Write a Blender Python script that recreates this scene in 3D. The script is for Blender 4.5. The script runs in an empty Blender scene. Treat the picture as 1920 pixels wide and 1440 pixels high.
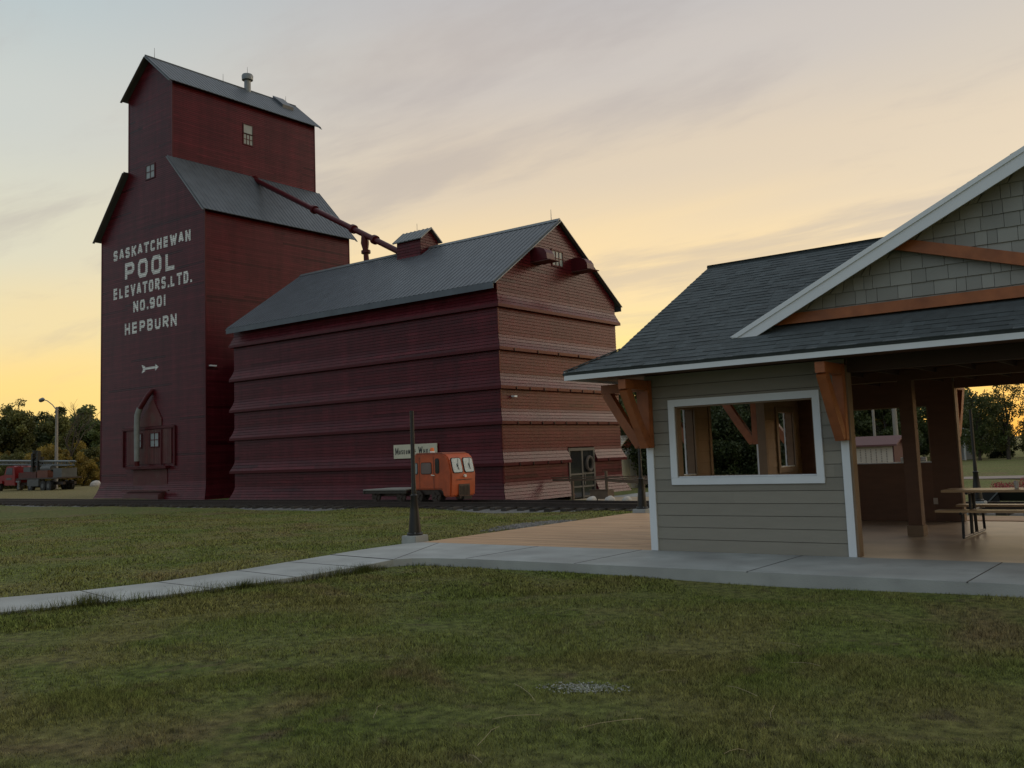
import bpy, bmesh, math, random
import numpy as np
from mathutils import Vector, Matrix
random.seed(7); rng = np.random.default_rng(7)
D = bpy.data; S = bpy.context.scene; COL = S.collection
R = math.radians

# ---------------------------------------------------------------- camera, sky, sun, exposure
H = 1.6
F_PX, PITCH, ROLL, YAW = 1785.0, math.atan(183/1785.0), math.atan(.0376), R(37.3)
def make_camera():
    F0 = Vector((-math.sin(YAW), math.cos(YAW), 0)); R0 = Vector((math.cos(YAW), math.sin(YAW), 0)); Z = Vector((0,0,1))
    Fw = F0*math.cos(PITCH) + Z*math.sin(PITCH); U0 = -F0*math.sin(PITCH) + Z*math.cos(PITCH)
    Rt = R0*math.cos(ROLL) - U0*math.sin(ROLL); Up = U0*math.cos(ROLL) + R0*math.sin(ROLL)
    cd = D.cameras.new('camera'); co = D.objects.new('camera', cd); COL.objects.link(co)
    m = Matrix((Rt, Up, -Fw)).transposed().to_4x4(); m.translation = Vector((0,0,H)); co.matrix_world = m
    cd.sensor_width = 36; cd.lens = 36*F_PX/1920; cd.shift_y = -51/1920; cd.clip_end = 5000; cd.clip_start = .05
    S.camera = co
make_camera()

SUN_AZ, SUN_EL = R(25), R(2.5)            # azimuth from +Y towards +X
sunv = Vector((math.sin(SUN_AZ)*math.cos(SUN_EL), math.cos(SUN_AZ)*math.cos(SUN_EL), math.sin(SUN_EL)))
ld = D.lights.new('sun', 'SUN'); ld.energy = .08; ld.angle = R(10); ld.color = (1, .5, .2)
lo = D.objects.new('sun', ld); COL.objects.link(lo); lo.rotation_euler = sunv.to_track_quat('Z', 'Y').to_euler()

def srgb(r, g, b):
    return tuple(((c/255)/12.92 if c/255 <= .04045 else ((c/255+.055)/1.055)**2.4) for c in (r, g, b)) + (1,)

def make_world():
    w = D.worlds.new('World'); S.world = w; w.use_nodes = True
    nt = w.node_tree; nt.nodes.clear(); N = nt.nodes.new; L = nt.links.new
    out = N('ShaderNodeOutputWorld'); bg = N('ShaderNodeBackground'); L(bg.outputs[0], out.inputs[0])
    tc = N('ShaderNodeTexCoord'); sp = N('ShaderNodeSeparateXYZ'); L(tc.outputs['Generated'], sp.inputs[0])
    def math_(op, a, b=None, c=None, clamp=False):
        n = N('ShaderNodeMath'); n.operation = op; n.use_clamp = clamp
        for i, v in enumerate((a, b, c)):
            if v is None: continue
            if isinstance(v, (int, float)): n.inputs[i].default_value = v
            else: L(v, n.inputs[i])
        return n.outputs[0]
    x, y, z = sp.outputs
    # azimuth closeness to the sunset, flattened
    h = math_('SQRT', math_('ADD', math_('ADD', math_('MULTIPLY', x, x), math_('MULTIPLY', y, y)), 1e-5))
    a = math_('DIVIDE', math_('ADD', math_('MULTIPLY', x, math.sin(SUN_AZ)), math_('MULTIPLY', y, math.cos(SUN_AZ))), h)
    # clouds: noise on the plane of a high layer
    dz = math_('ADD', math_('MAXIMUM', z, 0), .10)
    cx = math_('DIVIDE', x, dz); cy = math_('DIVIDE', y, dz)
    cb = N('ShaderNodeCombineXYZ'); L(cx, cb.inputs[0]); L(cy, cb.inputs[1])
    mp = N('ShaderNodeMapping'); mp.inputs['Rotation'].default_value = (0, 0, R(-47)); mp.inputs['Scale'].default_value = (.34, .95, 1)
    L(cb.outputs[0], mp.inputs[0])
    n1 = N('ShaderNodeTexNoise'); n1.inputs['Scale'].default_value = .8; n1.inputs['Detail'].default_value = 7; n1.inputs['Roughness'].default_value = .5
    n1.inputs['Distortion'].default_value = .5
    L(mp.outputs[0], n1.inputs['Vector'])
    n2 = N('ShaderNodeTexNoise'); n2.inputs['Scale'].default_value = 1.9; n2.inputs['Detail'].default_value = 8; n2.inputs['Roughness'].default_value = .6
    n2.inputs['Distortion'].default_value = .35
    L(mp.outputs[0], n2.inputs['Vector'])
    # elevation ramps; noise nudges the height so that bands break up
    wob = math_('MULTIPLY', math_('SUBTRACT', n1.outputs[0], .5), .13)
    zz = math_('ADD', z, math_('MULTIPLY', wob, math_('MINIMUM', math_('MULTIPLY', math_('MAXIMUM', z, 0), 4), 1)))
    def ramp(stops):
        r = N('ShaderNodeValToRGB'); el = r.color_ramp.elements
        while len(el) > 1: el.remove(el[-1])
        for i, (p, c) in enumerate(stops):
            e = el[0] if i == 0 else el.new(p)
            e.position = p; e.color = c if len(c) == 4 else c + (1,)
        r.color_ramp.interpolation = 'EASE'
        L(zz, r.inputs[0]); return r.outputs[0]
    left = ramp([(0, srgb(255,206,112)), (.07, srgb(255,218,136)), (.14, srgb(240,218,168)), (.22, srgb(220,215,192)), (.33, srgb(203,206,200)), (.45, srgb(182,196,200)), (.7, srgb(178,186,192)), (1, srgb(176,184,190))])
    mid = ramp([(0, srgb(255,208,104)), (.09, srgb(255,226,142)), (.18, srgb(250,218,164)), (.27, srgb(222,202,176)), (.38, srgb(202,192,184)), (.47, srgb(188,184,184)), (.7, srgb(186,190,194)), (1, srgb(176,184,190))])
    right = ramp([(0, (1.0,.38,.06)), (.045, (1.05,.52,.13)), (.09, (.85,.62,.38)), (.17, (.78,.66,.53)), (.25, srgb(226,206,178)), (.34, srgb(208,196,180)), (.45, srgb(184,181,182)), (.7, srgb(182,186,192)), (1, srgb(176,184,190))])
    east = ramp([(0, srgb(112,124,142)), (.08, srgb(142,152,168)), (.25, srgb(160,174,188)), (.5, srgb(168,182,194)), (1, srgb(176,184,190))])
    def mixc(f, c1, c2):
        m = N('ShaderNodeMix'); m.data_type = 'RGBA'
        if isinstance(f, (int, float)): m.inputs[0].default_value = f
        else: L(f, m.inputs[0])
        for i, v in ((6, c1), (7, c2)):
            if isinstance(v, tuple): m.inputs[i].default_value = v
            else: L(v, m.inputs[i])
        return m.outputs[2]
    def mapr(v, a0, a1):
        m = N('ShaderNodeMapRange'); m.interpolation_type = 'SMOOTHSTEP'; m.inputs['From Min'].default_value = a0; m.inputs['From Max'].default_value = a1
        L(v, m.inputs[0]); return m.outputs[0]
    c = mixc(mapr(a, -.05, .45), left, mid)
    c = mixc(mapr(a, .68, .95), c, right)
    c = mixc(mapr(a, -.15, -.75), c, east)
    glow = ramp([(0, (.80,.48,.30)), (.08, (.72,.60,.52)), (.20, (.9,.82,.74)), (.32, (4.6,3.9,2.9)), (.47, (4.8,4.1,3.2)), (.58, (1.0,.92,.84)), (.72, srgb(196,192,188)), (1, srgb(176,184,190))])
    c = mixc(mapr(a, .968, .996), c, glow)
    # thin grey mauve cloud, thicker aloft
    f1 = math_('MULTIPLY', mapr(n2.outputs[0], .46, .66), math_('MULTIPLY', mapr(z, .03, .22), .5))
    c = mixc(f1, c, srgb(174,163,160))
    f2 = math_('MULTIPLY', mapr(n1.outputs[0], .46, .70), math_('MULTIPLY', mapr(z, .05, .2), .18))
    c = mixc(f2, c, srgb(236,216,182))
    # ground side of the dome
    c = mixc(mapr(z, 0, -.05), c, (.05,.05,.035,1))
    # the sky texture adds its own faint dusk light
    sky = N('ShaderNodeTexSky'); sky.sky_type = 'NISHITA'; sky.sun_disc = False
    sky.sun_elevation = SUN_EL; sky.sun_rotation = SUN_AZ
    ad = N('ShaderNodeMix'); ad.data_type = 'RGBA'; ad.blend_type = 'ADD'; ad.inputs[0].default_value = .05
    L(c, ad.inputs[6]); L(sky.outputs[0], ad.inputs[7]); L(ad.outputs[2], bg.inputs[0])
    bg.inputs[1].default_value = .97
make_world()
S.view_settings.view_transform = 'Standard'; S.view_settings.look = 'None'
S.view_settings.exposure = 0; S.view_settings.gamma = 1

# ---------------------------------------------------------------- materials
MATS = {}
def mat(name, col, rough=.7, var=.15, scale=3.0, attr=0.0, bump=0.0, bscale=40, metal=0, stretch=None, col2=None, f2=(.45,.7), s2=1.0, spec=.5, trans=0.0, objrand=0.0, streak=0.0):
    """base colour varied by noise (world space), by the per-face value 'rnd' and by patches of a second colour"""
    if name in MATS: return MATS[name]
    m = D.materials.new(name); m.use_nodes = True; nt = m.node_tree; N = nt.nodes.new; L = nt.links.new
    b = nt.nodes['Principled BSDF']; b.inputs['Roughness'].default_value = rough; b.inputs['Metallic'].default_value = metal
    b.inputs['Specular IOR Level'].default_value = spec
    geo = N('ShaderNodeNewGeometry'); mp = N('ShaderNodeMapping'); L(geo.outputs['Position'], mp.inputs[0])
    if stretch: mp.inputs['Scale'].default_value = stretch
    def noise(sc, det=4):
        n = N('ShaderNodeTexNoise'); n.inputs['Scale'].default_value = sc; n.inputs['Detail'].default_value = det; L(mp.outputs[0], n.inputs['Vector']); return n.outputs[0]
    def mth(op, a, b_):
        n = N('ShaderNodeMath'); n.operation = op
        for i, v in enumerate((a, b_)):
            if isinstance(v, (int, float)): n.inputs[i].default_value = v
            else: L(v, n.inputs[i])
        return n.outputs[0]
    cur = N('ShaderNodeRGB'); cur.outputs[0].default_value = tuple(col) + (1,); c = cur.outputs[0]
    if col2:
        mr = N('ShaderNodeMapRange'); mr.inputs[1].default_value, mr.inputs[2].default_value = f2; L(noise(s2, 5), mr.inputs[0])
        mx = N('ShaderNodeMix'); mx.data_type = 'RGBA'; L(mr.outputs[0], mx.inputs[0]); L(c, mx.inputs[6]); mx.inputs[7].default_value = tuple(col2) + (1,); c = mx.outputs[2]
    k = None
    if var: k = mth('MULTIPLY_ADD', noise(scale, 6), 0); k.node.inputs[1].default_value = 4*var; k.node.inputs[2].default_value = 1-2*var
    if attr:
        at = N('ShaderNodeAttribute'); at.attribute_name = 'rnd'
        q = mth('MULTIPLY_ADD', at.outputs['Fac'], 0); q.node.inputs[1].default_value = 2*attr; q.node.inputs[2].default_value = 1-attr
        k = mth('MULTIPLY', k, q) if k is not None else q
    if streak:
        mp2 = N('ShaderNodeMapping'); mp2.inputs['Scale'].default_value = (1.6, 1.6, .16); L(geo.outputs['Position'], mp2.inputs[0])
        n2 = N('ShaderNodeTexNoise'); n2.inputs['Scale'].default_value = 1.0; n2.inputs['Detail'].default_value = 6; n2.inputs['Roughness'].default_value = .65; L(mp2.outputs[0], n2.inputs['Vector'])
        q = mth('MULTIPLY_ADD', n2.outputs[0], 0); q.node.inputs[1].default_value = 4*streak; q.node.inputs[2].default_value = 1-2*streak
        k = mth('MULTIPLY', k, q) if k is not None else q
    if objrand:
        oi = N('ShaderNodeObjectInfo')
        q = mth('MULTIPLY_ADD', oi.outputs['Random'], 0); q.node.inputs[1].default_value = 2*objrand; q.node.inputs[2].default_value = 1-objrand
        k = mth('MULTIPLY', k, q) if k is not None else q
    if k is not None:
        vm = N('ShaderNodeVectorMath'); vm.operation = 'SCALE'; L(c, vm.inputs[0]); L(k, vm.inputs['Scale']); c = vm.outputs[0]
    L(c, b.inputs['Base Color'])
    if bump:
        bn = N('ShaderNodeBump'); bn.inputs['Strength'].default_value = bump; bn.inputs['Distance'].default_value = .02; L(noise(bscale, 5), bn.inputs['Height']); L(bn.outputs[0], b.inputs['Normal'])
    if trans:
        tr = N('ShaderNodeBsdfTranslucent'); L(c, tr.inputs[0]); ms = N('ShaderNodeMixShader'); ms.inputs[0].default_value = trans
        L(b.outputs[0], ms.inputs[1]); L(tr.outputs[0], ms.inputs[2]); L(ms.outputs[0], nt.nodes['Material Output'].inputs[0])
    MATS[name] = m; return m

M = dict(
 siding=mat('red siding paint', (.084,.010,.015), .27, .10, 1.2, attr=.16, bump=.15, bscale=30, stretch=(1,1,6), col2=(.056,.009,.012), f2=(.5,.8), s2=.9, spec=.17, streak=.30),
 redtrim=mat('red trim paint', (.070,.010,.014), .32, .12, 4, bump=.1, spec=.17),
 oldred=mat('worn red boards', (.085,.018,.018), .6, .15, 3, attr=.2, bump=.2, col2=(.08,.036,.03), s2=1.6),
 rmetal=mat('ribbed roof metal', (.090,.106,.124), .42, .14, 1.5, attr=.05, streak=.12, metal=.35, bump=.05, bscale=3),
 gmetal=mat('galvanised metal', (.17,.19,.20), .45, .12, 5, metal=.5),
 white=mat('white letter paint', (.70,.71,.69), .6, .12, 5, attr=.08, col2=(.46,.44,.42), f2=(.55,.75), s2=3),
 trim=mat('white trim', (.66,.71,.75), .5, .03, 3),
 lap=mat('grey green lap siding', (.240,.228,.190), .6, .05, 2.2, attr=.05, bump=.06, stretch=(1,1,5)),
 shake=mat('grey shake siding', (.245,.252,.232), .65, .08, 3, attr=.13, bump=.1),
 shingle=mat('slate shingle', (.060,.075,.081), .9, .2, 9, attr=.20, bump=.5, bscale=130),
 timber=mat('orange stained timber', (.30,.095,.028), .5, .2, 3, bump=.15, stretch=(2,2,2), col2=(.24,.07,.018), s2=2.2, f2=(.45,.75)),
 brown=mat('brown interior boards', (.135,.066,.036), .6, .15, 3, attr=.15, stretch=(1,1,4), bump=.1),
 raw=mat('raw lumber', (.19,.13,.08), .6, .15, 4, attr=.1, bump=.1),
 deck=mat('stained deck boards', (.47,.295,.165), .6, .13, 2.0, attr=.13, bump=.15, stretch=(.6,4,1), col2=(.36,.20,.11), f2=(.5,.8), s2=1.1),
 conc=mat('concrete', (.36,.385,.38), .75, .24, 2.6, bump=.25, bscale=60, col2=(.26,.27,.265), f2=(.42,.72), s2=1.3),
 floor=mat('sealed concrete floor', (.50,.38,.27), .38, .16, 1.3, bump=.05, col2=(.36,.27,.19), f2=(.45,.7), s2=1.1),
 black=mat('black paint', (.006,.007,.007), .45, .1, 5),
 steel=mat('rusty steel', (.055,.042,.036), .45, .25, 8, metal=.5),
 tie=mat('old railway tie', (.050,.043,.037), .85, .3, 9, attr=.3, bump=.4, objrand=.3),
 gravel=mat('gravel', (.14,.13,.12), .9, .3, 30, attr=.45, bump=.8, bscale=70),
 orange=mat('orange speeder paint', (.43,.080,.022), .5, .2, 5, bump=.08, streak=.2, col2=(.22,.05,.022), f2=(.5,.8), s2=2.5),
 orangeroof=mat('faded orange roof', (.30,.09,.05), .55, .15, 3),
 glass=mat('dark glass', (.02,.022,.024), .08, 0, 1, spec=.8),
 paleglass=mat('frosted white windscreen', (.38,.46,.48), .2, .25, 14),
 palepane=mat('pale window pane', (.23,.27,.28), .25, .2, 2),
 rubber=mat('rubber', (.02,.02,.02), .8, .1, 5),
 weather=mat('weathered boards', (.22,.215,.20), .8, .2, 4, bump=.3, attr=.2, stretch=(1,4,4)),
 weather2=mat('weathered brown rail wood', (.11,.075,.05), .75, .2, 4, bump=.2),
 signw=mat('cream sign board', (.56,.54,.42), .6, .08, 2),
 ink=mat('dark sign ink', (.03,.03,.028), .6, 0),
 amber=mat('amber lens', (.75,.16,.02), .25, 0),
 lamp=mat('headlight lens', (.8,.78,.7), .15, 0),
 pole=mat('weathered utility pole', (.25,.235,.215), .8, .2, 3, stretch=(3,3,.4)),
 truckred=mat('truck red', (.20,.010,.012), .35, .12, 3),
 truckgrey=mat('truck grey', (.085,.09,.088), .55, .2, 3),
 rust=mat('rust orange', (.085,.030,.024), .7, .25, 4),
 leaf=mat('leaf', (.080,.105,.032), .6, .25, .5, attr=.65, trans=.32, objrand=.3),
 leafi=mat('dark leaf', (.045,.066,.022), .6, .25, .8, attr=.7, trans=.3, objrand=.2),
 leafy=mat('autumn leaf', (.24,.18,.035), .6, .25, .5, attr=.5, trans=.3, objrand=.25),
 leafm=mat('olive leaf', (.125,.130,.036), .6, .3, .6, attr=.6, trans=.32, objrand=.25),
 bark=mat('bark', (.07,.058,.047), .9, .2, 4, bump=.4),
 straw=mat('straw', (.36,.30,.18), .7, .1, 5),
 redflower=mat('red flowers', (.34,.03,.045), .6, .1, 5, attr=.6),
 pink=mat('mauve red shed roof', (.105,.040,.040), .6, .1, 3),
 beige=mat('beige panel', (.48,.42,.36), .7, .08, 2),
 wshed=mat('white shed paint', (.72,.72,.70), .6, .06, 3),
 stone=mat('pale boulder', (.45,.42,.38), .85, .15, 6, bump=.3),
 cup=mat('white cup', (.75,.76,.76), .5, 0),
 housewall=mat('blue grey house', (.25,.29,.31), .7, .1, 2),
 wreath=mat('dried wreath', (.09,.075,.065), .9, .3, 20),
)

# lawn colour shared by ground sheet and blades
def lawn_color(nt, attr=False):
    N = nt.nodes.new; L = nt.links.new
    geo = N('ShaderNodeNewGeometry')
    def noise(sc, det, dist=0, off=0):
        mp = N('ShaderNodeMapping'); mp.inputs['Location'].default_value = (off, off*1.7, 0); mp.inputs['Scale'].default_value = (1,1,.01); L(geo.outputs['Position'], mp.inputs[0])
        n = N('ShaderNodeTexNoise'); n.inputs['Scale'].default_value = sc; n.inputs['Detail'].default_value = det; n.inputs['Distortion'].default_value = dist; L(mp.outputs[0], n.inputs['Vector']); return n.outputs[0]
    def mr(v, a, b, smooth=True):
        n = N('ShaderNodeMapRange'); n.inputs[1].default_value = a; n.inputs[2].default_value = b
        if smooth: n.interpolation_type = 'SMOOTHSTEP'
        L(v, n.inputs[0]); return n.outputs[0]
    def mix(f, a, b):
        m = N('ShaderNodeMix'); m.data_type = 'RGBA'; L(f, m.inputs[0])
        for i, v in ((6, a), (7, b)):
            if isinstance(v, tuple): m.inputs[i].default_value = v + (1,)
            else: L(v, m.inputs[i])
        return m.outputs[2]
    c = mix(mr(noise(.45, 5, .6), .38, .62), (.155,.185,.048), (.195,.188,.062))
    c = mix(mr(noise(.30, 4, .8, 31), .56, .70), c, (.205,.160,.078))
    c = mix(mr(noise(.55, 5, .5, 77), .56, .68), c, (.130,.165,.036))
    c = mix(mr(noise(3.5, 5, .4, 13), .54, .76), c, (.145,.125,.060))
    sp = N('ShaderNodeSeparateXYZ'); L(geo.outputs['Position'], sp.inputs[0])
    def mm(op, a, b):
        n = N('ShaderNodeMath'); n.operation = op
        for i, v_ in enumerate((a, b)):
            if isinstance(v_, (int, float)): n.inputs[i].default_value = v_
            else: L(v_, n.inputs[i])
        return n.outputs[0]
    dry = mm('MULTIPLY', mr(sp.outputs[1], 29, 31), mm('MULTIPLY', mr(sp.outputs[0], -52, -62), .8))
    c = mix(dry, c, (.25,.20,.085))
    v = noise(9, 6, 0, 5)
    k = N('ShaderNodeMath'); k.operation = 'MULTIPLY_ADD'; L(v, k.inputs[0]); k.inputs[1].default_value = 2.2 if not attr else 1.8; k.inputs[2].default_value = -.34 if not attr else .1
    k = k.outputs[0]
    if attr:
        at = N('ShaderNodeAttribute'); at.attribute_name = 'rnd'
        q = N('ShaderNodeMath'); q.operation = 'MULTIPLY_ADD'; L(at.outputs['Fac'], q.inputs[0]); q.inputs[1].default_value = 1.9; q.inputs[2].default_value = .1
        k2 = N('ShaderNodeMath'); k2.operation = 'MULTIPLY'; L(k, k2.inputs[0]); L(q.outputs[0], k2.inputs[1]); k = k2.outputs[0]
    vm = N('ShaderNodeVectorMath'); vm.operation = 'SCALE'; L(c, vm.inputs[0]); L(k, vm.inputs['Scale'])
    return vm.outputs[0]
def lawn_mat(name, attr):
    m = D.materials.new(name); m.use_nodes = True; nt = m.node_tree; b = nt.nodes['Principled BSDF']
    c = lawn_color(nt, attr); nt.links.new(c, b.inputs['Base Color']); b.inputs['Roughness'].default_value = .85; b.inputs['Specular IOR Level'].default_value = .2
    if not attr:
        geo = nt.nodes.new('ShaderNodeNewGeometry'); n = nt.nodes.new('ShaderNodeTexNoise'); n.inputs['Scale'].default_value = 14; n.inputs['Detail'].default_value = 8; n.inputs['Roughness'].default_value = .7
        nt.links.new(geo.outputs['Position'], n.inputs['Vector']); bp = nt.nodes.new('ShaderNodeBump'); bp.inputs['Strength'].default_value = .8; bp.inputs['Distance'].default_value = .06
        nt.links.new(n.outputs[0], bp.inputs['Height']); nt.links.new(bp.outputs[0], b.inputs['Normal'])
    else:
        tr = nt.nodes.new('ShaderNodeBsdfTranslucent'); nt.links.new(c, tr.inputs[0]); ms = nt.nodes.new('ShaderNodeMixShader'); ms.inputs[0].default_value = .25
        nt.links.new(b.outputs[0], ms.inputs[1]); nt.links.new(tr.outputs[0], ms.inputs[2]); nt.links.new(ms.outputs[0], nt.nodes['Material Output'].inputs[0])
    return m
M['lawn'] = lawn_mat('lawn', False); M['blade'] = lawn_mat('grass blade', True)

# ---------------------------------------------------------------- mesh helpers
V3 = lambda *a: Vector(a)
class MB:
    def __init__(s): s.v = []; s.f = []; s.r = []
    def face(s, pts, r=None):
        i = len(s.v); s.v += [tuple(p) for p in pts]; s.f.append(tuple(range(i, i+len(pts)))); s.r.append(random.random() if r is None else r); return s
    def box(s, x0, x1, y0, y1, z0, z1, r=None):
        return s.hexa([(x0,y0,z0),(x1,y0,z0),(x1,y1,z0),(x0,y1,z0),(x0,y0,z1),(x1,y0,z1),(x1,y1,z1),(x0,y1,z1)], r)
    def hexa(s, p, r=None):
        i = len(s.v); s.v += [tuple(q) for q in p]; r = random.random() if r is None else r
        for f in ((3,2,1,0),(4,5,6,7),(0,1,5,4),(1,2,6,5),(2,3,7,6),(3,0,4,7)): s.f.append(tuple(i+k for k in f)); s.r.append(r)
        return s
    def beam(s, p, q, w, h, up=(0,0,1)):
        p, q, up = Vector(p), Vector(q), Vector(up); d = (q-p).normalized(); sd = d.cross(up)
        if sd.length < 1e-4: sd = d.cross(Vector((1,0,0)))
        sd.normalize(); u = sd.cross(d).normalized(); a = sd*w/2; b = u*h/2
        return s.hexa([p-a-b, p+a-b, q+a-b, q-a-b, p-a+b, p+a+b, q+a+b, q-a+b])
    def tube(s, pts, rad, n=10, caps=True):
        pts = [Vector(p) for p in pts]; rad = [rad]*len(pts) if isinstance(rad, (int, float)) else rad
        rings = []; base = len(s.v); ref = None
        for i, p in enumerate(pts):
            d = (pts[min(i+1, len(pts)-1)] - pts[max(i-1, 0)]).normalized()
            if ref is None: ref = d.orthogonal().normalized()
            ref = (ref - d*ref.dot(d)).normalized(); b = d.cross(ref)
            rings.append([len(s.v)+k for k in range(n)])
            for k in range(n):
                t = 2*math.pi*k/n; s.v.append(tuple(p + (ref*math.cos(t) + b*math.sin(t))*rad[i]))
        r = random.random()
        for a, b in zip(rings, rings[1:]):
            for k in range(n): s.f.append((a[k], a[(k+1) % n], b[(k+1) % n], b[k])); s.r.append(r)
        if caps: s.f.append(tuple(reversed(rings[0]))); s.f.append(tuple(rings[-1])); s.r += [r, r]
        return s
    def prism(s, poly, vec, r=None):
        """closed polygon (3D points) swept along vec"""
        vec = Vector(vec); a = [Vector(p) for p in poly]; b = [p+vec for p in a]; n = len(a); i = len(s.v); r = random.random() if r is None else r
        s.v += [tuple(p) for p in a+b]; s.f.append(tuple(range(i+n-1, i-1, -1))); s.f.append(tuple(range(i+n, i+2*n))); s.r += [r, r]
        for k in range(n): s.f.append((i+k, i+(k+1) % n, i+n+(k+1) % n, i+n+k)); s.r.append(r)
        return s
    def lathe(s, c, prof, n=16):
        c = Vector(c); rings = []
        for (rr, z) in prof:
            rings.append([len(s.v)+k for k in range(n)])
            for k in range(n):
                t = 2*math.pi*k/n; s.v.append((c.x+rr*math.cos(t), c.y+rr*math.sin(t), c.z+z))
        for a, b in zip(rings, rings[1:]):
            for k in range(n): s.f.append((a[k], a[(k+1) % n], b[(k+1) % n], b[k])); s.r.append(.5)
        s.f.append(tuple(rings[-1])); s.f.append(tuple(reversed(rings[0]))); s.r += [.5, .5]
        return s
    def build(s, name, mt, parent=None, smooth=False, bevel=0, fixn=True, origin=None):
        me = D.meshes.new(name); o = D.objects.new(name, me); COL.objects.link(o)
        L = Vector(origin) if origin else (Vector(parent['_o']) if parent is not None and '_o' in parent else Vector((0,0,0)))
        me.from_pydata([(x-L.x, y-L.y, z-L.z) for x, y, z in s.v], [], s.f)
        at = me.attributes.new('rnd', 'FLOAT', 'FACE'); at.data.foreach_set('value', s.r)
        if bevel or fixn:
            bm = bmesh.new(); bm.from_mesh(me)
            if bevel:
                bmesh.ops.remove_doubles(bm, verts=bm.verts, dist=1e-5)
                bmesh.ops.bevel(bm, geom=[e for e in bm.edges if len(e.link_faces) == 2 and e.calc_face_angle(0) > .5], offset=bevel, segments=2, affect='EDGES', clamp_overlap=True)
            if fixn: bmesh.ops.recalc_face_normals(bm, faces=bm.faces)
            bm.to_mesh(me); bm.free()
        me.materials.append(mt)
        if smooth:
            me.polygons.foreach_set('use_smooth', [True]*len(me.polygons))
            try: me.set_sharp_from_angle(angle=R(40))
            except Exception: pass
        if parent is not None: o.parent = parent; o['_o'] = tuple(L)
        else: o.location = L; o['_o'] = tuple(L)
        return o
def tag(o, label=None, cat=None, group=None, kind=None):
    if label: o['label'] = label
    if cat: o['category'] = cat
    if group: o['group'] = group
    if kind: o['kind'] = kind
    return o
def thing(name, label, cat, loc, group=None):
    o = D.objects.new(name, None); COL.objects.link(o); o.location = loc; o['_o'] = tuple(loc); o.empty_display_size = .2
    return tag(o, label, cat, group)
def copy_tree(o, parent=None):
    c = o.copy(); COL.objects.link(c)
    if parent is not None: c.parent = parent
    for ch in list(o.children): copy_tree(ch, c)
    return c
def struct(name, mb, m, **k): return tag(mb.build(name, m, **k), kind='structure')

def siding(mb, P, Dr, Nn, z0, z1, span, course, off=lambda z: 0., lap=.014, openings=(), joints=3.5, groove=.02, gd=.022):
    """lapped boards: P + Dr*a + Nn*o + Z*z ; span(z)->(a0,a1); mitred where off() swells"""
    P, Dr, Nn = Vector(P), Vector(Dr), Vector(Nn)
    pt = lambda a, z, o: P + Dr*a + Nn*o + Vector((0,0,z))
    n = max(1, round((z1-z0)/course)); c = (z1-z0)/n
    for i in range(n):
        za, zb = z0+i*c, z0+(i+1)*c
        zg = zb-groove
        cuts = sorted({za, zg, zb} | {z for op in openings for z in op[2:4] if za+.004 < z < zb-.004})
        lo = lambda z: off(z) + (lap*(1-.7*(z-za)/c) if z < zg+1e-6 else lap*.3)
        js = []
        a0, a1 = span(za); x = a0 + random.uniform(.3, joints)
        while x < a1: js.append(x); x += random.uniform(joints*.5, joints*1.3)
        bounds = [None] + js + [None]; rs = [(random.random() if random.random() > .05 else random.choice([-1.0, -.6, 1.5])) for _ in bounds]
        for u, w in zip(cuts, cuts[1:]):
            (l0, r0), (l1, r1) = span(u), span(w)
            mid = (u+w)/2; iv = [(None, None)]
            for op in openings:
                if op[2] < mid < op[3]:
                    new = []
                    for (p, q) in iv:
                        new.append((p, op[0])); new.append((op[1], q))
                    iv = new
            for (p, q) in iv:
                for k in range(len(bounds)-1):
                    A, B = bounds[k], bounds[k+1]
                    La = max([t for t in (A, p) if t is not None], default=None); Rb = min([t for t in (B, q) if t is not None], default=None)
                    f = lambda v, d0, sg, z: (d0 + sg*off(z)) if v is None else v
                    x0, x1 = f(La, l0, -1, u), f(Rb, r0, 1, u); y0, y1 = f(La, l1, -1, w), f(Rb, r1, 1, w)
                    # clip to the outline
                    x0 = max(x0, l0-off(u)); x1 = min(x1, r0+off(u)); y0 = max(y0, l1-off(w)); y1 = min(y1, r1+off(w))
                    if x1-x0 < .002 and y1-y0 < .002: continue
                    if x1 < x0: x0 = x1 = (y0+y1)/2
                    if y1 < y0: y0 = y1 = (x0+x1)/2
                    if u > zg-1e-6:
                        mb.face([pt(x0,u,off(u)-gd), pt(x1,u,off(u)-gd), pt(y1,w,off(w)-gd), pt(y0,w,off(w)-gd)], rs[k])
                        if abs(u-zg) < 1e-6: mb.face([pt(x0,u,off(u)-gd), pt(x1,u,off(u)-gd), pt(x1,u,lo(u)), pt(x0,u,lo(u))], rs[k])
                        continue
                    mb.face([pt(x0,u,lo(u)), pt(x1,u,lo(u)), pt(y1,w,lo(w)), pt(y0,w,lo(w))], rs[k])
                    if u == za: mb.face([pt(x0,u,off(u)-gd), pt(x1,u,off(u)-gd), pt(x1,u,lo(u)), pt(x0,u,lo(u))], rs[k])

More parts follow.
